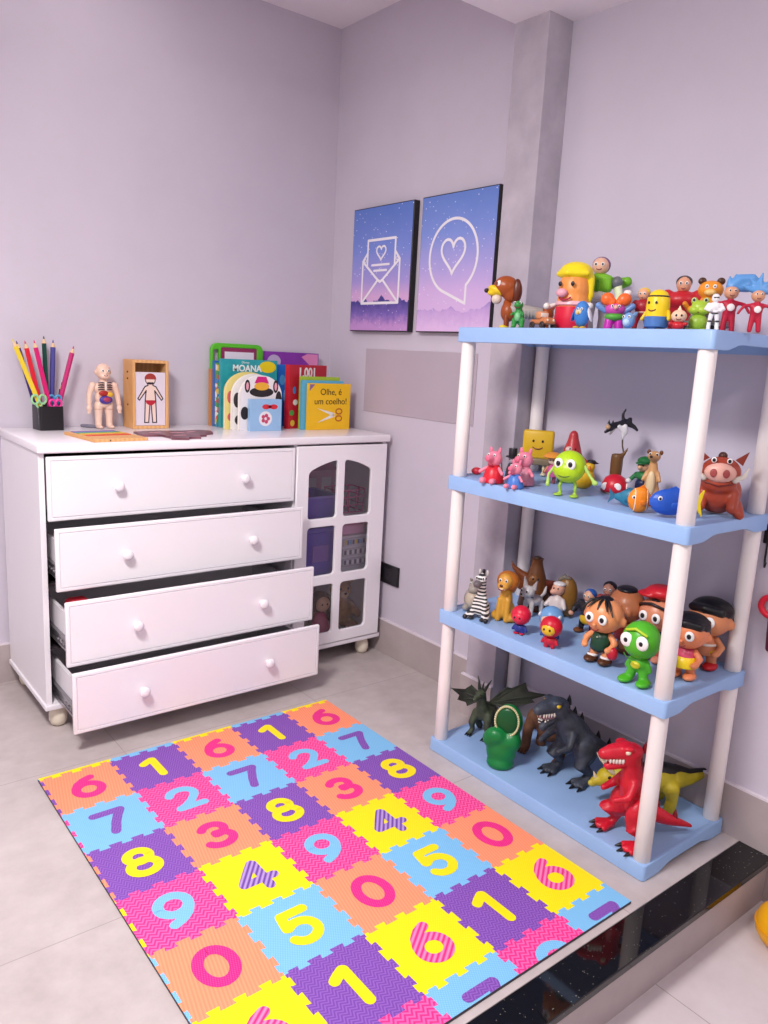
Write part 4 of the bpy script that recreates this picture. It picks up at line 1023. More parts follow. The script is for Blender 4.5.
toy('toy_car', 'grey toy car under the orange cat on the top shelf', 'toy car', (-0.245, -2.000, Z4), 0.050, 52, [
    ('body', '6A6C72', [('b', 0, 0, .42, 1.0, 2.3, .34, .1), ('b', 0, .1, .70, .8, 1.2, .34, .12)], 'fs'), ('trim', '8E9096', [('b', 0, 0, .36, 1.03, 2.34, .07, .02)])] +
    [('wheel', '2A282C', [('o', s * .46, y, .2, .13, .07, (0, 0, 90)), ('e', s * .46, y, .2, .06, .12, .12)]) for s in (-1, 1) for y in (-.7, .7)], TOPG)
toy('toy_cat', 'orange toy cat with dark ears sitting on the grey toy car', 'toy cat', (-0.235, -2.000, Z4 + 0.045), 0.090, -10, [
    ('body', 'F0962A', [('e', 0, 0, .66, .34, .26, .26), ('e', 0, .03, .26, .3, .26, .26), ('t', [(-.2, -.1, .2, .1), (-.44, -.2, .12, .1)])], 'f'),
    ('ear', '4A2A14', [('e', -.24, .02, .90, .11, .07, .10)]), ('ear', '4A2A14', [('e', .24, .02, .90, .11, .07, .10)]), ('muzzle', 'F6C87A', [('e', 0, -.22, .58, .16, .10, .09)]), ('tail', 'E08A20', [('t', [(-.26, .12, .1, .07), (-.5, .05, .12, .07), (-.62, -.05, .28, .07)])])] + eyes(.1, -.24, .74, .022, .05), TOPG)
toy('toy_frog', 'lime green toy frog sitting in front of the orange cat', 'toy figure', (-0.312, -2.022, Z4), 0.080, -15, [
    ('head', 'A8C83A', [('e', 0, 0, .70, .26, .22, .22), ('e', -.17, 0, .90, .10, .10, .11), ('e', .17, 0, .90, .10, .10, .11), ('e', -.1, -.05, .62, .2, .2, .14), ('e', .1, -.05, .62, .2, .2, .14)], 'f'), ('body', '94B83A', [('e', 0, 0, .26, .27, .24, .28)]), ('foot', '94B83A', [('e', -.2, -.16, .05, .14, .18, .05)]), ('foot', '94B83A', [('e', .2, -.16, .05, .14, .18, .05)])] + eyes(.17, -.085, .92, .04, .055) + [smile(-.2, .62, .1, .014)], TOPG)
toy('toy_soldier', 'white armoured toy soldier standing at the front corner of the top shelf', 'toy figure', (-0.372, -2.095, Z4), 0.082, 0, [
    ('helmet', 'F1EEF0', [('e', 0, 0, .88, .11, .12, .12)]), ('visor', '2A282E', [('b', 0, -.105, .89, .15, .03, .035, .01)]),
    ('armour', 'EEEAEE', [('e', 0, 0, .64, .17, .12, .14), ('e', 0, 0, .5, .12, .1, .08)] + [('t', [(s * .16, 0, .7, .06), (s * .24, -.03, .58, .05), (s * .14, -.14, .54, .05)]) for s in (-1, 1)], 'f'),
    ('belt', '3A383E', [('e', 0, 0, .47, .125, .105, .03)])] + [('leg', 'F1EEF0', [('t', [(s * .07, 0, .44, .07), (s * .10, 0, .24, .055), (s * .11, 0, .07, .06)]), ('e', s * .11, -.04, .04, .065, .11, .04)], 'f') for s in (-1, 1)] + [('knee_pad', '3A383E', [('e', s * .10, -.03, .25, .06, .045, .03)]) for s in (-1, 1)], TOPG)
def troll(label, loc, H, turn, hairpts):
    return toy('toy_troll', label, 'toy figure', loc, H, turn, [
        ('head', 'DDA07E', [('e', 0, 0, .70, .13, .12, .12), ('e', 0, -.1, .69, .03, .03, .03)], 'f'),
        ('suit', 'BC1E3C', [('e', 0, 0, .44, .12, .1, .14), ('t', [(0, 0, .5, .06), (0, 0, .6, .05)])] + [('t', [(s * .05, 0, .36, .06), (s * .08, 0, .05, .05)]) for s in (-1, 1)] + [('t', [(s * .09, 0, .53, .04), (s * .24, 0, .50, .035), (s * .33, -.02, .36, .03)]) for s in (-1, 1)], 'f'),
        ('badge', 'F2ECEA', [('e', 0, -.105, .44, .065, .02, .065)]),
        ('hair', '5E9AD8', [('t', p) for p in hairpts], 'f')] + eyes(.045, -.105, .73, .014, .022) + [smile(-.115, .66, .04, .006)], TOPG)
troll('red suited troll doll with long blue hair swept to the right', (-0.262, -2.070, Z4), 0.135, 0, [[(0, .02, .80, .09), (.12, .03, .92, .11), (.32, .04, .94, .10), (.52, .05, .82, .05)], [(.05, .02, .80, .08), (.22, .03, .82, .11), (.42, .04, .80, .07)], [(-.05, .02, .80, .06), (-.06, .02, .98, .02)], [(0, .02, .82, .05), (.04, .02, 1.02, .015)]])
troll('red suited troll doll with spiky pale blue hair at the right end', (-0.275, -2.143, Z4), 0.120, 0, [[(0, .02, .80, .08), (-.1, .02, .94, .05), (-.2, .02, 1.05, .015)], [(0, .02, .80, .09), (0, .02, .96, .06), (.03, .02, 1.12, .02)], [(0, .02, .80, .08), (.14, .02, .92, .06), (.3, .02, 1.0, .02)], [(.05, .02, .80, .08), (.24, .02, .80, .07), (.5, .03, .74, .03)], [(-.04, .02, .80, .08), (-.2, .02, .84, .05), (-.32, .02, .9, .015)]])

# ================= second shelf from the top
toy('toy_apple', 'small round red toy at the left end of the second shelf', 'toy', (-0.312, -1.318, Z3), 0.028, 0, [('fruit', 'C8283A', [('e', 0, 0, .44, .6, .5, .44)]), ('stem', 'DED6D2', [('e', .62, 0, .5, .25, .2, .3)])], S3G)
def pig(label, loc, H, turn, dress, group=S3G):
    return toy('toy_pig', label, 'toy pig', loc, H, turn, [
        ('head', 'F08AA2', [('e', 0, -.02, .68, .23, .22, .22), ('t', [(0, -.15, .70, .12), (-.02, -.32, .72, .10)])], 'f'),
        ('snout', 'E56E8C', [('e', -.02, -.40, .72, .085, .035, .085)]),
        ('clothes', dress, [('l', [(.30, .02), (.31, .1), (.24, .34), (.14, .52), (.05, .54)])])] +
        [('ear', 'E87C98', [('e', s * .13, .02, .91, .05, .035, .10, 0, s * 12, 0)]) for s in (-1, 1)] +
        [('leg', 'F08AA2', [('t', [(s * .14, -.2, .08, .075), (s * .15, -.38, .09, .085)])]) for s in (-1, 1)] +
        [('arm', 'F08AA2', [('t', [(s * .18, -.05, .42, .05), (s * .34, -.16, .30, .05)])]) for s in (-1, 1)] + eyes(.09, -.21, .80, .022, .04) + [smile(-.25, .56, .08, .014, 'B02048')], group)
pig('pink toy pig in a red dress sitting nearest the left pole', (-0.378, -1.455, Z3), 0.108, -22, 'D82436')
pig('small pink toy pig in blue trousers sitting in front of another pig', (-0.388, -1.553, Z3), 0.084, -25, '4A7ACB')
pig('pink toy pig in a pale rose dress sitting behind the blue trousered pig', (-0.318, -1.522, Z3), 0.112, -25, 'D88AA0')
toy('toy_figure', 'small toy figure in a black top hat behind the pigs', 'toy figure', (-0.225, -1.388, Z3), 0.092, -10, [
    ('hat', '211C24', [('l', [(.24, .68), (.24, .72), (.15, .73), (.15, .98), (.14, 1.0), (.01, 1.0)])]), ('head', 'B9A8B0', [('e', 0, 0, .58, .15, .15, .14)]), ('coat', '3A3440', [('l', [(.22, 0), (.2, .25), (.13, .46), (.05, .5)])]), ('stick', '4A3A30', [('t', [(-.28, -.1, .0, .02), (-.36, -.1, .5, .02)])])] + eyes(.06, -.135, .60, .02), S3G)
spots = [(-.2, .8, .03), (.24, .86, .035), (-.26, .55, .03), (.28, .5, .03), (.1, .92, .025), (-.08, .46, .02)]
toy('toy_block', 'yellow square block shaped toy with a smile at the back left', 'toy figure', (-0.118, -1.398, Z3), 0.150, -5, [
    ('block', 'E2B626', [('b', 0, 0, .68, .66, .2, .62, .05)]), ('base', '8A7A62', [('b', 0, 0, .31, .6, .19, .16, .04)])] +
    [('leg', 'E6D8B0', [('t', [(s * .15, 0, .26, .035), (s * .16, 0, .06, .035)]), ('e', s * .16, -.05, .035, .07, .1, .035)], 'f') for s in (-1, 1)] + [('arm', 'D8AE2A', [('t', [(s * .33, 0, .5, .04), (s * .44, -.05, .34, .035)])]) for s in (-1, 1)] +
    eyes(.1, -.105, .76, .025) + [smile(-.115, .66, .12, .012)], S3G)
toy('toy_figure', 'small toy figure with a wide orange hat and pink top', 'toy figure', (-0.205, -1.535, Z3), 0.098, -10, [
    ('hat', 'E8963A', [('l', [(.30, .82), (.32, .84), (.26, .91), (.14, .98), (.01, 1.0)])]), ('face', 'EAD0B4', [('e', 0, 0, .72, .15, .14, .13)]), ('top', 'C85A9A', [('l', [(.17, .22), (.18, .3), (.13, .52), (.05, .6)])])] + [('leg', '8A4A5A', [('t', [(s * .08, 0, .22, .06), (s * .08, 0, .04, .06)])]) for s in (-1, 1)] + [('arm', 'D88A6A', [('t', [(s * .14, 0, .5, .05), (s * .22, -.08, .36, .05)])]) for s in (-1, 1)] + eyes(.06, -.125, .74, .02), S3G)
toy('toy_gnome', 'coral red pointed toy figure standing behind the lime ball creature', 'toy figure', (-0.115, -1.535, Z3), 0.162, 0, [
    ('body', 'C23A3E', [('l', [(.22, 0), (.25, .1), (.24, .35), (.17, .62), (.10, .85), (.08, .95), (.03, 1.0)]), ('t', [(-.15, 0, .45, .1), (-.36, -.03, .32, .05)]), ('t', [(.15, 0, .45, .1), (.34, -.03, .34, .05)])], 'f'),
    ('face', 'E8C8C0', [('e', -.06, -.12, .64, .08, .05, .06)]), ('shorts', '5A8A3A', [('l', [(.235, .0), (.262, .09), (.262, .2), (.25, .21)])])] + eyes(.05, -.17, .66, .015), S3G)
toy('toy_monster', 'lime green ball shaped toy creature with thin arms and legs', 'toy figure', (-0.342, -1.708, Z3), 0.135, -22, [
    ('body', 'B4D81E', [('e', 0, 0, .63, .34, .32, .33), ('e', 0, -.05, .55, .32, .3, .26)], 'f'),
    ('leg', 'A6CC4A', [('t', [(-.13, 0, .34, .045), (-.17, -.03, .2, .035), (-.15, 0, .06, .035)]), ('e', -.17, -.08, .03, .10, .13, .03)], 'f'), ('leg', 'A6CC4A', [('t', [(.13, 0, .34, .045), (.18, -.03, .2, .035), (.16, 0, .06, .035)]), ('e', .18, -.08, .03, .10, .13, .03)], 'f'),
    ('arm', 'B2D46A', [('t', [(-.32, 0, .58, .045), (-.42, -.06, .42, .035), (-.40, -.1, .26, .045)]), ('e', -.40, -.11, .22, .05, .05, .07)], 'f'), ('arm', 'B2D46A', [('t', [(.32, 0, .66, .045), (.44, -.02, .50, .035), (.56, -.08, .40, .04)]), ('e', .60, -.09, .36, .07, .05, .06)], 'f'),
    ] + eyes(.13, -.285, .70, .05, .10) + [smile(-.31, .53, .16, .014, '4A6A10')], S3G)
toy('toy_chick', 'yellow toy chick with dark cap behind the lime creature', 'toy bird', (-0.185, -1.640, Z3), 0.094, 10, [
    ('body', 'E2B21E', [('e', 0, 0, .34, .36, .34, .34), ('t', [(.1, 0, .5, .18), (.16, -.03, .72, .17)])], 'f'), ('beak', 'D8742A', [('l', [(.07, 0), (.0, .12)], (.12, -.2, .66))]), ('cap', '2C2428', [('e', .2, 0, .86, .16, .16, .09), ('e', .32, -.02, .84, .12, .1, .03)], 'f')] + eyes(.16, -.17, .74, .03), S3G)
toy('toy_cat', 'black and white toy cat leaping from a brown stump post', 'toy cat', (-0.135, -1.715, Z3), 0.245, 0, [
    ('base', '8A5A36', [('l', [(.15, 0), (.16, .02), (.13, .05), (.10, .10)])]), ('stump', '6E4A26', [('l', [(.085, .08), (.07, .2), (.075, .36), (.07, .45), (.06, .465)]), ('t', [(.04, 0, .42, .035), (.09, -.02, .5, .022), (.11, -.02, .55, .012)])], 'f'),
    ('support', '54442E', [('t', [(.07, -.01, .47, .010), (.045, -.01, .56, .009), (.03, -.02, .68, .010)])]),
    ('body', '221E26', [('t', [(-.08, -.03, .80, .038), (.01, -.01, .82, .045), (.08, .0, .84, .042), (.10, 0, .88, .03)]), ('e', -.12, -.05, .775, .05, .05, .048), ('t', [(.03, 0, .84, .024), (.01, 0, .93, .02), (.04, 0, 1.0, .014)]), ('t', [(.09, 0, .82, .035), (.15, -.01, .80, .028), (.19, -.03, .76, .02)])], 'fh'),
    ('belly', 'EDE8EA', [('t', [(.05, -.04, .80, .03), (.07, -.03, .73, .024), (.04, -.02, .66, .016)]), ('t', [(-.02, -.045, .79, .03), (.03, -.04, .74, .022), (.03, -.03, .64, .012)])], 'fh'),
    ('face', 'C9A07A', [('e', -.15, -.085, .78, .03, .025, .03)]), ('front_leg', '221E26', [('t', [(-.08, -.04, .78, .026), (-.17, -.08, .72, .018)])]), ('front_leg', 'EDE8EA', [('t', [(-.06, .02, .78, .022), (-.11, 0, .70, .016)])])] + [('ear', '221E26', [('l', [(.02, 0), (.002, .045)], (x, -.03, .815))]) for x in (-.14, -.095)], S3G)
toy('toy_mushroom', 'red toy mushroom cap with white spots on the second shelf', 'toy mushroom', (-0.165, -1.738, Z3), 0.058, 0, [
    ('cap', 'D01E34', [('l', [(.56, .1), (.66, .2), (.64, .5), (.5, .8), (.25, .96), (.01, 1.0)])]), ('stalk', 'EFE6DC', [('l', [(.42, 0), (.45, .1), (.4, .14)])])] + [('spot', 'F4F0EE', [('e', x, y, z, .2, .05, .2)]) for x, y, z in ((.08, -.60, .42), (-.48, -.40, .4))] + [('spot', 'F4F0EE', [('e', .56, -.3, .45, .06, .16, .18)])], S3G)
toy('toy_figure', 'toy figure in a green cap, green shirt and navy trousers', 'toy figure', (-0.150, -1.818, Z3), 0.120, -35, [
    ('head', 'E8B48C', [('e', 0, -.02, .76, .15, .16, .14), ('e', 0, -.2, .75, .06, .06, .05)], 'f'), ('cap', '1E6A34', [('e', 0, .03, .88, .19, .19, .12), ('e', 0, -.16, .84, .14, .13, .035)], 'f'), 
    ('trousers', '1E2848', [('e', 0, 0, .36, .17, .15, .12)] + [('t', [(s * .09, 0, .35, .09), (s * .10, 0, .12, .08)]) for s in (-1, 1)], 'f'), ('shirt', '2E7A44', [('e', 0, .01, .53, .2, .16, .12)] + [('t', [(s * .17, 0, .56, .06), (s * .28, -.06, .42, .055)]) for s in (-1, 1)], 'f')] + [('shoe', '4A2C1C', [('e', s * .11, -.05, .05, .09, .14, .05)]) for s in (-1, 1)] + [('glove', 'EDE8E8', [('e', s * .31, -.10, .38, .07, .07, .06)]) for s in (-1, 1)] + eyes(.055, -.165, .79, .02), S3G)
toy('toy_meerkat', 'tan toy meerkat standing upright beside the green capped figure', 'toy animal', (-0.190, -1.872, Z3), 0.150, -15, [
    ('body', 'CE9A66', [('e', 0, .02, .2, .16, .15, .2), ('t', [(0, .02, .2, .15), (0, 0, .5, .11), (0, 0, .72, .075)]), ('e', 0, -.02, .86, .12, .12, .10), ('t', [(0, -.08, .84, .08), (-.02, -.2, .86, .045)]), ('t', [(0, .12, .12, .05), (.14, .3, .06, .03), (.3, .34, .08, .02)])] + M(('t', [(.09, -.02, .56, .045), (.15, -.08, .42, .035)]), ('e', .10, -.10, .04, .06, .13, .04)), 'f'),
    ('belly', 'E8CCA0', [('e', 0, -.115, .36, .08, .06, .24)]), ('nose', '2A1A14', [('e', -.02, -.245, .87, .03, .02, .025)])] + [('ear', '6A3A1E', [('e', s * .11, .02, .93, .035, .025, .045)]) for s in (-1, 1)] + eyes(.06, -.105, .90, .02, .03), S3G)
def fish(label, loc, H, turn, L, col, stripes, fin, stripe_col='F4EEEA', group=S3G, deep=.5, tailcol=None):
    """fish facing local -x; L: length in heights"""
    a = L / 2
    parts = [('body', col, [('e', -.06 * L, 0, .50, a * .72, .27, deep), ('e', a * .4, 0, .50, a * .4, .14, deep * .5)], 'f'),
        ('tail', tailcol or fin, [('p', [(a * .68, .50), (a * 1.05, .92), (a * .95, .5), (a * 1.05, .08)], -.05, .10)]),
        ('back_fin', fin, [('p', [(-a * .35, .50 + deep * .85), (a * .05, .50 + deep * 1.2), (a * .4, .50 + deep * .7)], -.04, .08)]),
        ('side_fin', fin, [('e', a * .02, -.28, .42, a * .2, .04, .12, 20, 20, 0)]), ('side_fin', fin, [('e', a * .02, .28, .42, a * .2, .04, .12, -20, 20, 0)])]
    for x in stripes:
        k = math.sqrt(max(0.05, 1 - ((x + .06 * L) / (a * .72)) ** 2))
        parts.append(('stripe', stripe_col, [('e', x, 0, .50, .045, .285 * k, deep * 1.03 * k)]))
    parts += [('eye', 'F4F1EF', [('e', -a * .52, s * .17, .62, .08, .06, .085)]) for s in (-1, 1)] + [('pupil', '17141A', [('e', -a * .54, s * .215, .62, .04, .03, .05)]) for s in (-1, 1)]
    parts += [('mouth', '5A2020', [('t', [(-a * .76, -.08, .36, .018), (-a * .79, 0, .35, .018), (-a * .76, .08, .36, .018)])])]
    return toy('toy_fish', label, 'toy fish', loc, H, turn, parts, group)
fish('teal blue toy whale lying left of the orange striped fish', (-0.312, -1.892, Z3), 0.048, 160, 2.3, '2E7C9C', [], '2A6C8C')
fish('orange toy fish with white stripes', (-0.352, -1.952, Z3), 0.066, 8, 1.25, 'F08A1E', [-.28, .18], 'E87A14')
fish('bright blue toy fish with a yellow tail and side fin behind the pole', (-0.335, -2.030, Z3), 0.080, 14, 1.80, '2A5CC4', [], '2F62CC', deep=.42, tailcol='F2D41E')
toy('toy_warthog', 'reddish brown toy warthog with big pink snout and white tusks, seated', 'toy animal', (-0.160, -2.050, Z3), 0.168, -12, [
    ('body', 'A8422A', [('e', 0, .05, .34, .34, .32, .34), ('e', 0, -.05, .66, .30, .26, .24), ('e', 0, -.16, .50, .26, .2, .18)] + M(('t', [(.26, -.08, .16, .12), (.34, -.26, .06, .08)]), ('t', [(.22, -.14, .36, .09), (.22, -.30, .14, .08)])), 'fs'),
    ('snout', 'E8AE9E', [('e', 0, -.33, .68, .23, .09, .15)]), ('mane', '4A241A', [('t', [(0, .02, .9, .07), (0, .18, .75, .07), (0, .3, .5, .05)])])] +
    [('nostril', 'A84A48', [('e', s * .09, -.42, .68, .05, .02, .065)]) for s in (-1, 1)] + [('tusk', 'F0E6D8', [('t', [(s * .22, -.27, .58, .05), (s * .34, -.33, .66, .035), (s * .38, -.30, .78, .012)])]) for s in (-1, 1)] +
    [('ear', '8A3222', [('p', [(-.07, 0), (.07, 0), (.0, .22)], -.02, .04, (s * .24, .0, .82), (0, s * 35, 0))]) for s in (-1, 1)] + eyes(.11, -.27, .86, .025, .04) + [('mouth', '6A1E1A', [('t', [(-.2, -.31, .52, .012), (0, -.37, .48, .012), (.2, -.31, .52, .012)])])], S3G)

# ================= third shelf from the top
def stripe_mat(name, a, b, scale):
    m, nt, bs = new_mat(name)
    w = nt.nodes.new('ShaderNodeTexWave'); w.wave_type = 'BANDS'; w.bands_direction = 'Z'; w.inputs['Scale'].default_value = scale; w.inputs['Distortion'].default_value = 2.2; w.inputs['Detail'].default_value = 1
    nt.links.new(coords(nt), w.inputs['Vector'])
    nt.links.new(ramp(nt, w.outputs['Fac'], [(0.46, rgb(a)), (0.54, rgb(b))]), bs.inputs['Base Color']); bs.inputs['Roughness'].default_value = 0.4
    return m
M_zebra = stripe_mat('zebra_stripes', '2A262A', 'E6E0DC', 28)
toy('toy_zebra', 'black and white striped toy zebra sitting at the left end', 'toy zebra', (-0.355, -1.424, Z2), 0.160, -18, [
    ('body', M_zebra, [('e', 0, .04, .2, .17, .17, .19), ('t', [(0, .02, .3, .12), (0, 0, .6, .085), (0, -.02, .78, .085)]), ('e', 0, -.05, .82, .10, .11, .12)] + M(('t', [(.09, -.03, .4, .055), (.12, -.1, .2, .045), (.12, -.14, .06, .045)]), ('t', [(.14, .0, .12, .07), (.2, -.18, .07, .06)])), 'f'),
    ('muzzle', '6A6064', [('e', -.03, -.18, .74, .085, .10, .075)]), ('mane', '2A2428', [('b', 0, .07, .82, .03, .06, .34, .01), ('e', 0, .02, .97, .035, .06, .05)], 'f')] + [('hoof', '2A262A', [('e', s * .12, -.17, .03, .055, .07, .03)]) for s in (-1, 1)] + [('hoof', '2A262A', [('e', s * .22, -.24, .05, .05, .05, .05)]) for s in (-1, 1)] + [('ear', 'CFC8C4', [('e', s * .08, .02, .94, .03, .02, .06)]) for s in (-1, 1)] + eyes(.07, -.13, .85, .02, .035), S2G)
toy('toy_hippo', 'greyish beige plump toy hippo behind the zebra', 'toy hippo', (-0.312, -1.352, Z2), 0.105, -10, [
    ('body', 'A89E96', [('e', 0, 0, .36, .34, .32, .36), ('e', 0, -.05, .78, .2, .2, .18), ('e', 0, -.2, .7, .17, .13, .13)] + M(('e', .2, -.22, .1, .11, .14, .1)), 'f'), ('belly', 'C9B8A4', [('e', -.02, -.17, .36, .24, .2, .26)])] + [('ear', '8A8078', [('e', s * .15, .02, .95, .05, .03, .05)]) for s in (-1, 1)] + eyes(.09, -.2, .88, .02, .035), S2G)
toy('toy_lion', 'golden toy lion with orange mane sitting upright beside the zebra', 'toy lion', (-0.300, -1.478, Z2), 0.165, -20, [
    ('mane', 'B8681E', [('e', 0, .04, .78, .23, .17, .20), ('e', 0, .08, .66, .17, .12, .14)], 'f'), ('face', 'D89A3E', [('e', 0, -.07, .80, .15, .13, .15), ('e', 0, -.18, .72, .12, .10, .08)], 'f'),
    ('body', 'D49A36', [('e', 0, .05, .2, .17, .18, .2), ('t', [(0, .02, .25, .14), (0, 0, .55, .12)])] + M(('t', [(.08, -.08, .42, .06), (.09, -.13, .05, .06)]), ('e', .17, -.02, .09, .09, .14, .09)), 'f'), ('chin', 'EAD0A0', [('e', 0, -.23, .68, .07, .05, .04)]), ('nose', '5A2A1A', [('e', 0, -.28, .75, .035, .02, .025)])] + [('tail', 'C88A2E', [('t', [(.12, .2, .08, .03), (.26, .16, .06, .03), (.3, .02, .08, .04)])])] + eyes(.06, -.19, .83, .018, .03) + [smile(-.28, .70, .06, .010)], S2G)
toy('toy_bat', 'dark brown hooded toy creature with one pointed wing raised to the left', 'toy figure', (-0.118, -1.440, Z2), 0.172, 0, [
    ('body', '6A3C1C', [('l', [(.30, 0), (.32, .06), (.28, .3), (.2, .6), (.12, .85), (.10, .94), (.12, 1.0), (.02, 1.0)])]),
    ('wing', '7A3E1C', [('t', [(-.12, 0, .56, .12), (-.3, 0, .66, .08), (-.44, 0, .78, .045), (-.5, 0, .90, .012)]), ('e', -.24, .0, .5, .16, .06, .18)], 'f'), ('wing', '6A2C1C', [('t', [(.12, 0, .5, .12), (.28, .02, .5, .09), (.38, .03, .56, .03)]), ('e', .22, .0, .4, .15, .06, .16)], 'f'),
    ('knob', '4A2A18', [('l', [(.085, .99), (.07, 1.03), (.01, 1.04)])]), ('face', '8E5A30', [('e', -.04, -.18, .62, .09, .06, .09)])] + eyes(.05, -.235, .64, .02), S2G)
toy('toy_dog', 'whitish grey toy puppy with pointed ears standing beside the lion', 'toy dog', (-0.180, -1.485, Z2), 0.118, -38, [
    ('body', 'CFC8C6', [('e', 0, .08, .40, .17, .30, .16), ('e', 0, -.22, .70, .2, .18, .17), ('t', [(0, -.14, .45, .13), (0, -.2, .62, .12)]), ('e', -.0, -.40, .65, .09, .10, .07), ('t', [(0, .36, .44, .05), (0, .50, .56, .06), (0, .56, .72, .03)])] + M(('t', [(.11, -.14, .36, .075), (.11, -.16, .05, .06)]), ('t', [(.11, .26, .34, .085), (.11, .28, .05, .06)])), 'f'), ('nose', '2A2428', [('e', 0, -.50, .67, .035, .02, .03)])] +
    [('ear', 'B8AEAE', [('p', [(-.08, 0), (.08, 0), (.02, .28)], -.025, .05, (s * .14, -.16, .80), (0, s * 18, 0))]) for s in (-1, 1)] + [('collar', '4A4A58', [('o', 0, -.17, .55, .125, .02, (70, 0, 0))])] + eyes(.09, -.37, .74, .03, .045), S2G)
def bobble(label, loc, H, turn, head, body, face, extra=()):
    return toy('bobble_figure', label, 'toy figure', loc, H, turn, [
        ('head', head, [('e', 0, 0, .66, .34, .32, .33)]), ('face', face, [('e', -.0, -.22, .62, .22, .13, .19)]), ('body', body, [('e', 0, 0, .22, .18, .15, .15)] + [('t', [(s * .08, 0, .18, .09), (s * .10, -.02, .05, .08)]) for s in (-1, 1)] + [('t', [(s * .16, 0, .28, .055), (s * .24, -.04, .15, .05)]) for s in (-1, 1)], 'f')] + list(extra) + eyes(.09, -.335, .64, .035, None), S2G)
bobble('red big headed figure with blue body on the front of the shelf', (-0.352, -1.590, Z2), 0.090, -20, 'D8183A', '2E3A8C', 'E02A48', [('boot', 'C41A34', [('e', s * .10, -.05, .035, .09, .12, .035)]) for s in (-1, 1)])
bobble('light blue big headed figure behind the red and gold faced one', (-0.318, -1.678, Z2), 0.108, -20, '6A9ACC', '3E5A9C', 'E0B89A', [('wing_mark', 'E8ECF2', [('e', s * .28, -.14, .76, .04, .1, .06)]) for s in (-1, 1)])
bobble('red big headed figure with a gold face plate', (-0.362, -1.715, Z2), 0.096, -22, 'CC1430', 'C81C34', 'E4B828', [])
toy('toy_figure', 'pale toy figure with a long brown mane cape and grey crown', 'toy figure', (-0.115, -1.550, Z2), 0.146, -22, [
    ('cape', '8A5E22', [('e', .06, .12, .48, .26, .2, .46), ('b', .08, .16, .25, .4, .22, .5, .1)], 'f'), ('head', 'E4A890', [('e', -.06, -.08, .66, .15, .14, .15), ('e', -.14, -.18, .60, .07, .08, .06)], 'f'), ('body', 'E6D6D2', [('e', -.06, -.10, .28, .17, .14, .26)] + [('t', [(-.06 + s * .14, -.1, .42, .05), (-.06 + s * .22, -.2, .28, .05)]) for s in (-1, 1)], 'f'), ('cap', 'EFE8E6', [('e', -.05, -.06, .77, .14, .13, .05)]), ('crown', '7E7468', [('t', [(-.10, .05, .84, .05), (0, .05, .92, .06), (.12, .06, .90, .04)]), ('t', [(0, .05, .9, .04), (.02, .05, 1.0, .02)])], 'f')] + [('pupil', '17141A', [('e', -.12 + .1 * k, -.205, .69, .018, .015, .022)]) for k in (0, 1)], S2G)
hero('toy sailor figure with blue cap, black shirt and yellow trousers', (-0.165, -1.693, Z2), 0.140, -35, '232028', 'DFA688', '2A5AA8', [('trousers', 'E4B81E', [('e', 0, -.01, .33, .17, .15, .13)]), ('shoe', '7A4A2A', [('e', .16, -.06, .05, .1, .14, .05)]), ('shoe', '7A4A2A', [('e', -.16, -.06, .05, .1, .14, .05)]), ('collar', 'E9E4E2', [('o', 0, 0, .73, .07, .02, (90, 0, 0))])], 1.1, group=S2G)
hero('toy figure with dark bun and red top standing behind the sailor', (-0.085, -1.705, Z2), 0.155, -20, '9A3A34', 'C98A74', '2E2228', [], 0.95, group=S2G)
def doll(label, loc, H, turn, skin, hair, top, extra=(), legs=None, shoes='5A3420', arms=None, head=None, whites=True):
    legs = legs or skin
    parts = [('head', skin, [('e', 0, 0, .72, .29, .27, .265)] + M(('e', .285, .03, .67, .06, .05, .075)), 'fs'),
        ('torso', top, [('l', [(.13, .20), (.155, .24), (.15, .36), (.11, .46), (.06, .48)])])]
    parts += [('arm', arms or skin, [('t', [(s * .13, 0, .43, .05), (s * .22, -.02, .34, .055), (s * .20, -.12, .27, .05)]), ('e', s * .18, -.15, .26, .055, .055, .05)], 'f') for s in (-1, 1)]
    parts += [('leg', legs, [('t', [(s * .085, 0, .24, .075), (s * .10, 0, .07, .07)])]) for s in (-1, 1)]
    parts += [('shoe', shoes, [('e', s * .11, -.05, .05, .095, .15, .055)]) for s in (-1, 1)]
    parts += hair + [('nose', skin, [('e', 0, -.285, .635, .025, .03, .025)]), smile(-.275, .585, .06, .010, '8A2A2E')]
    parts += eyes(.10, -.252, .72, .034, .070)
    return toy('toy_doll', label, 'toy doll', loc, H, turn, parts + list(extra), S2G)
strand = lambda x0, x1, z1: ('t', [(x0, -.03, .985, .018), ((x0 + x1) / 2, -.16, .95, .022), (x1, -.235, z1, .010)])
doll('big headed doll with black hair strands, green vest and brown boots', (-0.325, -1.862, Z2), 0.190, -30, 'EE9A66', [('hair', '1A1618', [strand(0, 0, .86), strand(-.02, -.15, .86), strand(.02, .15, .86), strand(-.03, -.26, .80), strand(.03, .24, .80), ('e', 0, .0, .965, .11, .10, .04)])], '17432E', [('shorts', '1E1A1E', [('e', 0, 0, .235, .165, .145, .085)]), ('button', 'B8C8B0', [('e', 0, -.15, .42, .015, .01, .015)]), ('toy_bunny', 'C81E34', [('e', .23, -.10, .22, .085, .07, .10)])] + [('sock', 'F0EAEA', [('o', s * .105, -.02, .10, .06, .025, (90, 0, 0))]) for s in (-1, 1)], shoes='54301C')
doll('brown skinned big headed doll with a black hair patch, turned away behind', (-0.195, -1.845, Z2), 0.195, 95, 'B8704A', [('hair', '18141A', [('e', 0, .02, .955, .17, .15, .05)])], 'B8332E', shoes='6A3A24')
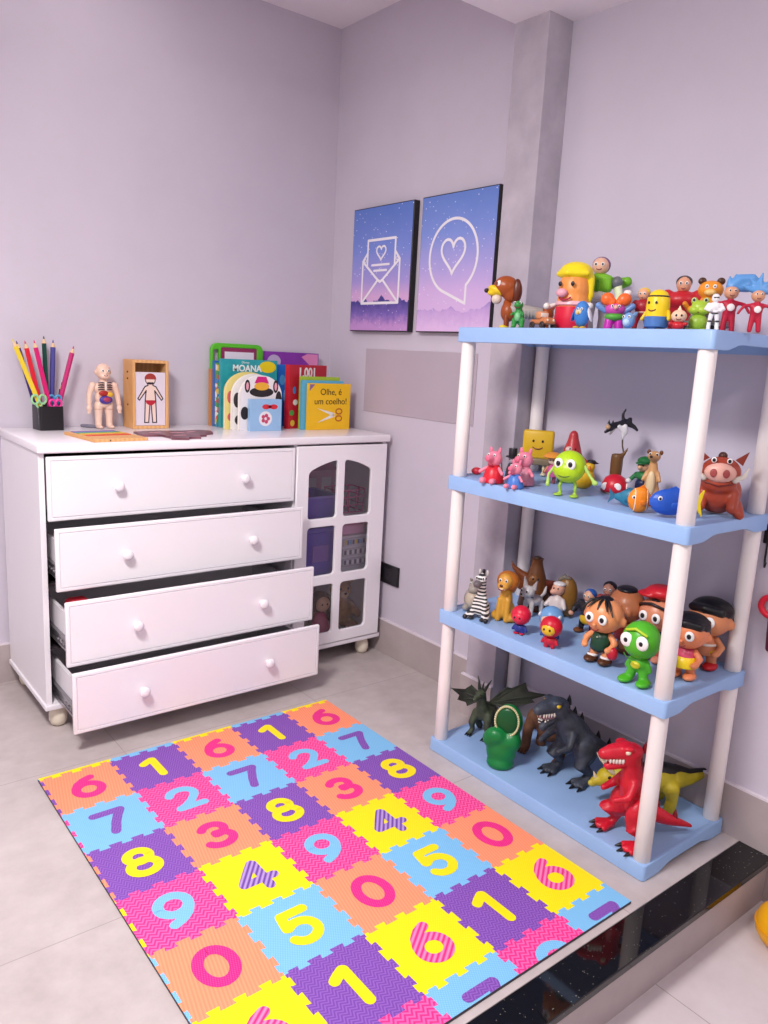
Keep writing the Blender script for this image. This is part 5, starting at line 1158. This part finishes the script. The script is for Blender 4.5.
doll('big headed doll with red hat and dark striped hair behind the pole', (-0.178, -1.935, Z2), 0.190, -35, 'D98A68', [('hair', '241A1E', [('t', [(-.27, -.06, .74 + k * .0, .02), (-.2, -.18, .86, .022), (0, -.24, .92, .022), (.2, -.18, .86, .022), (.27, -.06, .74, .02)]) if k == 0 else ('t', [(-.27 + .03 * k, .05 * k - .06, .80 + .03 * k, .02), (0, -.22 + .07 * k, .95 + .015 * k, .02), (.27 - .03 * k, .05 * k - .06, .80 + .03 * k, .02)]) for k in (0, 1, 2)]), ('hat', 'CC1E2C', [('e', .02, .0, 1.06, .24, .22, .11), ('e', -.12, -.1, 1.02, .18, .16, .05)], 'f')], '2A4A8C', [('scarf', 'B8242E', [('e', 0, 0, .33, .17, .15, .06)])], legs='B84A3E', shoes='E09078')
toy('toy_alien', 'bright green big headed toy creature with yellow belly', 'toy figure', (-0.358, -2.005, Z2), 0.168, -32, [
    ('head', '55B82A', [('e', 0, 0, .70, .30, .28, .30)]), ('brow', 'B8D428', [('t', [(-.15, -.23, .88, .02), (0, -.24, .93, .025), (.17, -.22, .86, .02)])]),
    ('body', '4CB028', [('e', 0, 0, .32, .15, .13, .14)] + M(('t', [(.07, 0, .26, .085), (.12, -.02, .08, .075)]), ('e', .15, -.09, .05, .11, .17, .055), ('t', [(.13, 0, .38, .04), (.19, .0, .24, .04)])), 'f'), ('belly', 'D8D22E', [('e', 0, -.115, .32, .08, .04, .06)])] + eyes(.125, -.245, .73, .035, .105) + [smile(-.275, .55, .16, .010, '2A6A18')], S2G)
bangs = [('e', 0, .035, .82, .298, .265, .185), ('e', 0, .09, .70, .295, .20, .2), ('t', [(-.20, -.15, .86, .06), (0, -.215, .885, .065), (.20, -.15, .86, .06)])]
doll('big headed doll with black fringe in a yellow dress beside the pole', (-0.212, -2.050, Z2), 0.180, -28, 'E88A5E', [('hair', '151216', bangs, 'f')], 'D04A6A', [('dress', 'F0CC1E', [('l', [(.2, .19), (.205, .21), (.15, .35), (.13, .36)])])], shoes='E88A5E')
doll('big headed boy doll with black hair, yellow shorts and red shoes', (-0.092, -2.040, Z2), 0.200, -32, 'D98A5E', [('hair', '151216', bangs, 'f')], 'DE8A62', [('shorts', 'E8B82A', [('e', 0, 0, .26, .17, .15, .09)]), ('shirt_trim', 'EFE0D4', [('o', 0, 0, .36, .145, .02, (90, 0, 0))])], shoes='C81E2A')

# ================= lowest shelf
def claws(x, y, r, col):
    return [('claw', col, [('t', [(x + d * r, y - r * 1.1, .025, .018), (x + d * r * 1.25, y - r * 1.9, .012, .006)])]) for d in (-1, 0, 1)]
def rex(label, loc, H, turn, hide, dark, mouth, spine, head, tail, legs_x, jaw_open=22, eye='E8C830', arm_z=.58, group=S1G, tilt_head=0, toe='1A181C'):
    """two legged dinosaur facing local -y. spine: [(y,z,r)...] hips to neck"""
    hy, hz_ = head
    body = [('t', [(0, y, z, r) for y, z, r in spine]), ('t', [(0, y, z, r) for y, z, r in tail])]
    # thighs, shanks, feet
    hyp, hzp = spine[0][0], spine[0][1]
    L = []
    for s, fy in ((-1, -.06), (1, .02)):
        x = s * legs_x
        L += [('e', x * .86, hyp - .02, hzp - .06, .10, .16, .18), ('t', [(x * .9, hyp - .06, hzp - .12, .10), (x * 1.05, hyp - .14 + fy, .24, .075), (x * 1.08, hyp + .0 + fy, .12, .05), (x * 1.1, hyp - .08 + fy, .04, .055)])]
        for d in (-1, 0, 1): L.append(('t', [(x * 1.1, hyp - .06 + fy, .045, .05), (x * 1.1 + d * .07, hyp - .20 + fy + abs(d) * .03, .03, .034)]))
    arms = []
    ay, az, ar = spine[-2]
    for s in (-1, 1): arms += [('t', [(s * ar * .9, ay - .02, arm_z, .055), (s * (ar * .9 + .05), ay - .10, arm_z - .10, .042), (s * (ar * .9 + .02), ay - .22, arm_z - .13, .03)])]
    neck = spine[-1]
    up_ = [('t', [(0, neck[0], neck[1], neck[2]), (0, hy, hz_ + .02, .11)]), ('e', 0, hy, hz_ + .045, .115, .13, .085), ('t', [(0, hy - .05, hz_ + .06, .095), (0, hy - .20, hz_ + .05, .075), (0, hy - .27, hz_ + .035, .058)])]
    up_ += M(('e', .085, hy - .06, hz_ + .115, .035, .06, .028))
    c, s_ = math.cos(math.radians(jaw_open)), math.sin(math.radians(jaw_open))
    jaw = [('t', [(0, hy + .02, hz_ - .015, .075), (0, hy - .10 * c, hz_ - .045 - .12 * s_, .062), (0, hy - .22 * c, hz_ - .05 - .24 * s_, .042)])]
    P = [('body', hide, body + L + arms + up_ + jaw, 'fh')]
    P.append(('mouth', mouth, [('e', 0, hy - .10, hz_ - .02 - .05 * s_, .065, .13, .035 + .03 * s_)]))
    tz = hz_ - .022
    for k in range(6):
        yy = hy - .10 - .03 * k; w = .068 - .006 * k
        if k == 5: w = .02
        for sd in (-1, 1):
            P.append(('tooth', 'F1EBE2', [('l', [(.001, -.040), (.012, 0), (.008, .012)], (sd * w, yy, tz + .012))]))
    for k in range(5):
        d = .09 + .03 * k
        for sd in (-1, 1): P.append(('tooth', 'F1EBE2', [('l', [(.010, -.01), (.001, .030)], (sd * (.056 - .006 * k), hy - d * c, hz_ + .015 - d * s_))]))
    P += [('eye', eye, [('e', sd * .098, hy - .075, hz_ + .085, .018, .028, .024)]) for sd in (-1, 1)]
    pts = list(reversed(spine)) 
    for y, z, r in [(hy + .07, hz_ + .0, .1)] + pts[:-1] + list(tail[1:3]):
        P.append(('back_spike', dark, [('l', [(.03, -.05), (.024, 0), (.002, .06)], (0, y + .05 + r * .35, z + r * .78))]))
    for i_, (s, fy) in enumerate(((-1, -.06), (1, .02))):
        for d in (-1, 0, 1): P.append(('claw', toe, [('t', [(s * legs_x * 1.1 + d * .07, hyp - .20 + fy + abs(d) * .03, .03, .026), (s * legs_x * 1.1 + d * .085, hyp - .275 + fy + abs(d) * .03, .012, .006)])]))
    return toy('toy_dinosaur', label, 'toy dinosaur', loc, H, turn, P, group)
M_rexblack = mottled('dark_slate_dinosaur_skin', '23262E', '4A505E', 26, 0.5, 0.5, 6)
M_rexred = mottled('red_dinosaur_skin', 'B81028', 'D81E34', 20, 0.4, 0.3, 5)
rex('black slate toy dinosaur with open white toothed mouth on the lowest shelf', (-0.220, -1.725, Z1), 0.284, -48, M_rexblack, '16161A', '8A6A76',
    [(.10, .44, .17), (.0, .56, .17), (-.10, .68, .135), (-.20, .80, .105)], (-.26, .86), [(.10, .44, .16), (.30, .34, .11), (.50, .24, .07), (.70, .18, .03)], .17, 30)
rex('bright red toy dinosaur standing upright behind the front right pole', (-0.335, -2.020, Z1), 0.280, -66, M_rexred, '7A0E1E', 'E8C0B8',
    [(.04, .38, .135), (.0, .52, .13), (-.03, .66, .11), (-.05, .80, .09)], (-.08, .88), [(.04, .38, .13), (.20, .28, .095), (.42, .17, .06), (.68, .08, .02)], .18, 10, 'F0D8C0', .62, toe='1E1214')
def horned(label, loc, H, turn):
    return toy('toy_dinosaur', label, 'toy dinosaur', loc, H, turn, [
        ('body', mottled('olive_yellow_dinosaur_skin', '9A8A1E', 'C9B428', 16, 0.45, 0.3, 5), [('e', 0, .15, .62, .34, .62, .30), ('t', [(0, -.3, .66, .26), (0, -.62, .68, .24)]), ('e', 0, -.82, .64, .22, .26, .20), ('t', [(0, -.9, .6, .17), (0, -1.12, .54, .10)]), ('t', [(0, .6, .62, .26), (0, .95, .62, .16), (0, 1.3, .72, .08), (0, 1.55, .84, .02)])] + M(('t', [(.22, -.22, .5, .16), (.26, -.26, .25, .11), (.26, -.28, .06, .12)]), ('t', [(.24, .45, .5, .2), (.27, .50, .25, .12), (.27, .47, .06, .13)])), 'f'),
        ('frill', 'B8A226', [('e', 0, -.52, .86, .40, .08, .32, -25, 0, 0)]), ('back', '1E1C1E', [('e', 0, .2, .80, .22, .58, .18), ('t', [(0, .6, .82, .12), (0, .95, .75, .08), (0, 1.3, .80, .045)])], 'f'),
        ('horn', 'E8DCC0', [('t', [(-.12, -.80, .80, .055), (-.14, -.98, .98, .035), (-.14, -1.08, 1.12, .008)])]), ('horn', 'E8DCC0', [('t', [(.12, -.80, .80, .055), (.14, -.98, .98, .035), (.14, -1.08, 1.12, .008)])]), ('nose_horn', 'E8DCC0', [('t', [(0, -1.1, .62, .05), (0, -1.16, .76, .01)])]), ('beak', 'C8B83A', [('e', 0, -1.16, .50, .07, .10, .08)])] + [('eye', '2A1A14', [('e', s * .19, -.88, .72, .03, .04, .04)]) for s in (-1, 1)] +
        [('spike', 'C8B83A', [('l', [(.04, 0), (.002, .12)], (.4 * math.sin(a), -.50 + .1 * (1 - math.cos(a)), .86 + .32 * math.cos(a)))]) for a in (-1.2, -.6, 0, .6, 1.2)], S1G)
horned('yellow horned toy dinosaur with black back behind the red one', (-0.150, -1.945, Z1), 0.138, -72)
M_gor = mottled('brown_ape_fur', '5A3826', '7A5238', 30, 0.7, 0.6, 6)
toy('toy_ape', 'brown toy ape with open white mouth behind the black dinosaur', 'toy animal', (-0.150, -1.580, Z1), 0.180, -25, [
    ('body', M_gor, [('e', 0, .12, .46, .30, .30, .28), ('e', 0, -.04, .66, .33, .24, .22), ('e', 0, -.16, .84, .17, .17, .17)] + M(('t', [(.28, -.06, .66, .13), (.36, -.12, .38, .10), (.34, -.2, .10, .09), (.34, -.26, .05, .09)]), ('t', [(.18, .22, .3, .13), (.22, .18, .06, .1)])), 'f'),
    ('face', '8A6248', [('e', 0, -.28, .80, .13, .08, .12)]), ('mouth', '3A1A18', [('e', 0, -.34, .74, .09, .04, .05)]), ('teeth', 'F1EDE6', [('b', 0, -.365, .765, .14, .03, .03, .01), ('b', 0, -.365, .715, .12, .03, .025, .01)])] + [('finger', '6A4632', [('t', [(s * .34 + d * .05, -.30, .05, .035), (s * .34 + d * .06, -.37, .03, .028)])]) for s in (-1, 1) for d in (-1, 0, 1)] + eyes(.05, -.345, .86, .018, .026), S1G)
M_drag = mottled('olive_dragon_skin', '2E3428', '525A44', 30, 0.55, 0.5, 6)
M_wing = mottled('dark_dragon_wing', '262A22', '3E4434', 20, 0.6, 0.3, 5)
def wing(side, tips, root):
    # leathery fan between finger bones
    poly = [root] + tips
    return poly
def wing_parts(root, tips):
    P = []
    bm_shapes = []
    r = root
    for tp in tips: bm_shapes.append(('t', [(r[0], r[1], r[2], .028), ((r[0] + tp[0]) / 2, (r[1] + tp[1]) / 2, (r[2] + tp[2]) / 2 + .02, .02), (tp[0], tp[1], tp[2], .008)]))
    return bm_shapes
def dragon(label, loc, H, turn):
    t = toy('toy_dragon', label, 'toy dragon', loc, H, turn, [
        ('body', M_drag, [('e', 0, .08, .40, .15, .22, .16), ('t', [(0, .0, .45, .13), (0, -.08, .60, .09), (0, -.10, .74, .08)]), ('e', 0, -.14, .78, .085, .12, .075), ('t', [(0, -.2, .77, .06), (0, -.31, .74, .04)]), ('t', [(0, .25, .36, .12), (0, .55, .2, .07), (.2, .8, .08, .03)])] + M(('t', [(.11, -.02, .38, .08), (.15, -.10, .2, .06), (.14, -.06, .08, .045), (.15, -.14, .04, .05)]), ('t', [(.12, .2, .34, .1), (.17, .14, .16, .07), (.16, .2, .05, .06)])), 'f')] +
        [('horn', '23261E', [('t', [(s * .05, -.10, .84, .028), (s * .09, -.06, .95, .018), (s * .13, -.04, 1.03, .005)])]) for s in (-1, 1)] + [('crest', '23261E', [('t', [(0, -.10, .84, .025), (0, -.05, .96, .006)])])] +
        [('claw', '1A1A16', [('t', [(s * .15 + d * .035, -.16, .03, .02), (s * .15 + d * .045, -.22, .012, .005)])]) for s in (-1, 1) for d in (-1, 0, 1)] + eyes(.055, -.225, .80, .014), S1G)
    for root, tips in (((-.08, .06, .58), [(-.30, .06, .78), (-.66, .02, .62), (-.52, .02, .46), (-.34, .04, .40)]), ((.08, .08, .58), [(.34, .12, .92), (.62, .2, 1.06), (1.02, .2, .98), (.80, .2, .78), (.46, .14, .52)])):
        bm = bmesh.new()
        for s in wing_parts(root, tips): shape(bm, s)
        # skin membrane with scalloped edge
        V = [Vector(root)] + [Vector(x) for x in tips]
        for a, b in zip(V[1:], V[2:]):
            mid = (a + b) / 2 + (V[0] - (a + b) / 2) * 0.18
            ring_ = [V[0], a, mid, b]
            nrm = (a - V[0]).cross(b - V[0]).normalized() * .008
            f1 = [bm.verts.new(p + nrm) for p in ring_]; f2 = [bm.verts.new(p - nrm) for p in ring_]
            bm.faces.new(f1); bm.faces.new(list(reversed(f2)))
            for k in range(4): bm.faces.new((f1[k], f2[k], f2[(k + 1) % 4], f1[(k + 1) % 4]))
        place(bm.verts, Matrix.Scale(H, 4)); obj('wing', bm, M_wing, t, angle=40)
    return t
dragon('dark olive toy dragon with spread wings at the left of the lowest shelf', (-0.250, -1.375, Z1), 0.205, -25)
pup = toy('hand_puppet', 'green rubber crocodile hand puppet standing with its mouth gaping upward', 'hand puppet', (-0.345, -1.552, Z1), 0.212, -8, [
    ('glove', '0E7A3A', [('l', [(.18, 0), (.20, .015), (.21, .06), (.19, .12)]), ('e', 0, .0, .26, .235, .18, .27), ('e', -.15, -.03, .42, .14, .15, .14), ('e', .15, .0, .42, .14, .15, .18), ('e', -.09, -.09, .50, .16, .12, .13), ('e', .07, .06, .70, .215, .14, .27), ('e', .05, -.04, .40, .18, .13, .14)], 'fs'),
    ('mouth_lining', '0A5428', [('e', .06, -.045, .74, .165, .06, .21)])], S1G)
rim_pts = [(.06 + .175 * math.cos(a), -.065 + .02 * math.sin(a), .745 + .225 * math.sin(a)) for a in [2 * PI * k / 40 for k in range(40)]]
bm = bmesh.new()
for x, y, z in rim_pts: add_ell(bm, (x, y, z), (.018, .018, .020), None, 8, 6)
add_tube(bm, [(x, y + .012, z, .014) for x, y, z in rim_pts], 8, True)
place(bm.verts, Matrix.Scale(0.212, 4)); o = obj('tooth_row', bm, plastic('D6CFA0', 0.4), pup, angle=60)
o['kind'] = 'stuff'

# ================= toy person on the dresser and soft things inside the cabinet
t = toy('anatomy_model', 'pale jointed anatomy model of a child with open chest showing organs', 'anatomy model', (-1.082, -0.085, DT), 0.245, 55, [
    ('head', 'F2CDB8', [('e', 0, 0, .87, .115, .11, .125), ('e', 0, -.05, .80, .085, .07, .05), ('e', 0, -.115, .855, .02, .025, .022)] + M(('e', .115, .01, .86, .02, .03, .035)), 'fh'),
    ('torso', 'F2CFBC', [('e', 0, 0, .62, .16, .09, .10), ('e', 0, 0, .48, .135, .085, .12), ('t', [(0, 0, .66, .06), (0, 0, .76, .05)]), ('e', 0, 0, .38, .13, .085, .07)], 'fh'),
    ('chest_cavity', 'E9B49C', [('e', 0, -.062, .54, .10, .035, .155)])] +
    [('arm', 'F2CFBC', [('t', [(s * .17, 0, .66, .055), (s * .22, 0, .52, .045), (s * .235, -.02, .38, .04)]), ('e', s * .24, -.03, .31, .045, .035, .055)] + [('t', [(s * .24 + d * .02, -.03, .28, .014), (s * .24 + d * .024, -.04, .235, .011)]) for d in (-1, 0, 1)], 'fh') for s in (-1, 1)] +
    [('leg', 'F2CFBC', [('t', [(s * .075, 0, .36, .072), (s * .085, 0, .20, .055), (s * .085, 0, .05, .05)]), ('e', s * .09, -.05, .03, .05, .10, .03)], 'fh') for s in (-1, 1)] +
    [('rib', '4A3A46', [('t', [(s * .03, -.100, .705 - k * .034, .008), (s * .07, -.095, .708 - k * .034, .009), (s * .105, -.075, .70 - k * .034, .008)])]) for s in (-1, 1) for k in range(4)] +
    [('breastbone', 'EFE2D6', [('b', 0, -.098, .65, .035, .02, .14, .008)]), ('liver', 'B02A22', [('e', -.035, -.098, .545, .075, .030, .042)]), ('stomach', 'E8B83A', [('e', .06, -.096, .525, .055, .030, .042)]), ('intestine', '4A3A9A', [('e', 0, -.095, .445, .105, .034, .065)]), ('bowel', 'B03A5A', [('e', .005, -.118, .45, .062, .024, .036)]),
     ('waist_line', '6A4A4A', [('o', 0, 0, .335, .0, .0, (90, 0, 0))]) if False else ('hip_joint', 'D8A890', [('o', .08, 0, .30, .066, .005, (90, 0, 0)), ][:1]), ('hip_joint', 'D8A890', [('o', -.08, 0, .30, .066, .005, (90, 0, 0))])] + eyes(.045, -.105, .885, .012, .02) + [smile(-.115, .825, .03, .005)])
M_plush = mottled('tan_plush', 'A8784A', 'C89A68', 40, 0.9, 0.8, 6)
toy('teddy_bear', 'tan teddy bear sitting behind the lower right cabinet glass', 'teddy bear', (-0.135, -0.35, 0.0945), 0.23, 40, [
    ('body', M_plush, [('e', 0, 0, .32, .26, .22, .30), ('e', 0, -.02, .76, .22, .2, .2)] + M(('e', .2, -.02, .94, .08, .05, .08), ('t', [(.2, -.02, .45, .09), (.32, -.14, .28, .08)]), ('t', [(.14, -.12, .1, .1), (.2, -.30, .09, .09)])), 'fs'), ('muzzle', 'D8B488', [('e', 0, -.2, .71, .09, .06, .07)]), ('nose', '3A241C', [('e', 0, -.26, .74, .03, .02, .022)])] + eyes(.08, -.2, .82, .022), GC)
toy('rag_doll', 'doll with long brown hair lying behind the lower left cabinet glass', 'toy doll', (-0.268, -0.39, 0.0945), 0.20, 45, [
    ('hair', '4A2C24', [('e', 0, .02, .74, .26, .2, .24), ('t', [(-.2, .0, .74, .1), (-.24, .0, .4, .07), (-.22, -.02, .2, .04)]), ('t', [(.2, .0, .74, .1), (.24, .0, .4, .07), (.22, -.02, .2, .04)])], 'fs'), ('face', 'E2B49C', [('e', 0, -.11, .72, .17, .12, .17)]), ('dress', 'C8407C', [('l', [(.3, 0), (.28, .12), (.14, .44), (.08, .52)])])] + [('leg', 'E2B49C', [('t', [(s * .1, -.2, .05, .05), (s * .12, -.4, .05, .05)])]) for s in (-1, 1)] + eyes(.06, -.22, .74, .02), GC)
# ------------------------------------------------------------------ light
def area(name, loc, target, size, power, col=(1, 1, 1), shape='DISK', spread=180):
    l = bpy.data.lights.new(name, 'AREA'); l.shape = shape; l.size = size; l.energy = power; l.color = col; l.spread = math.radians(spread)
    o = bpy.data.objects.new(name, l); COL.objects.link(o); o.location = loc
    o.rotation_euler = (Vector(target) - Vector(loc)).to_track_quat('-Z', 'Y').to_euler()
    return o
area('ceiling_lamp_alcove', (-1.15, -0.62, 2.66), (-1.15, -0.62, 0), 0.8, 3, (1.0, 0.95, 0.92))
area('ceiling_lamp', (-2.1, -1.85, 2.33), (-1.5, -1.5, 0), 0.5, 48, (1.0, 0.97, 0.95), spread=152)
area('ceiling_lamp_far', (-0.9, -3.4, 2.35), (-0.7, -2.8, 0), 0.35, 13, (1.0, 0.96, 0.94))
def fill_point(name, loc, r, power, col):
    l = bpy.data.lights.new(name, 'POINT'); l.shadow_soft_size = r; l.energy = power; l.color = col
    o = bpy.data.objects.new(name, l); COL.objects.link(o); o.location = loc
fill_point('ceiling_fill', (-2.1, -2.0, 2.1), 0.14, 11, (1.0, 0.96, 0.94))  # unseen point light added to brighten the ceiling, no real fitting
w = bpy.data.worlds.new('world'); scene.world = w; w.use_nodes = True
bg = w.node_tree.nodes['Background']; bg.inputs[0].default_value = (0.96, 0.93, 0.97, 1); bg.inputs[1].default_value = 0.58
vs = scene.view_settings
vs.view_transform = 'Standard'; vs.look = 'None'; vs.exposure = 0.2; vs.gamma = 1.0; vs.use_curve_mapping = False
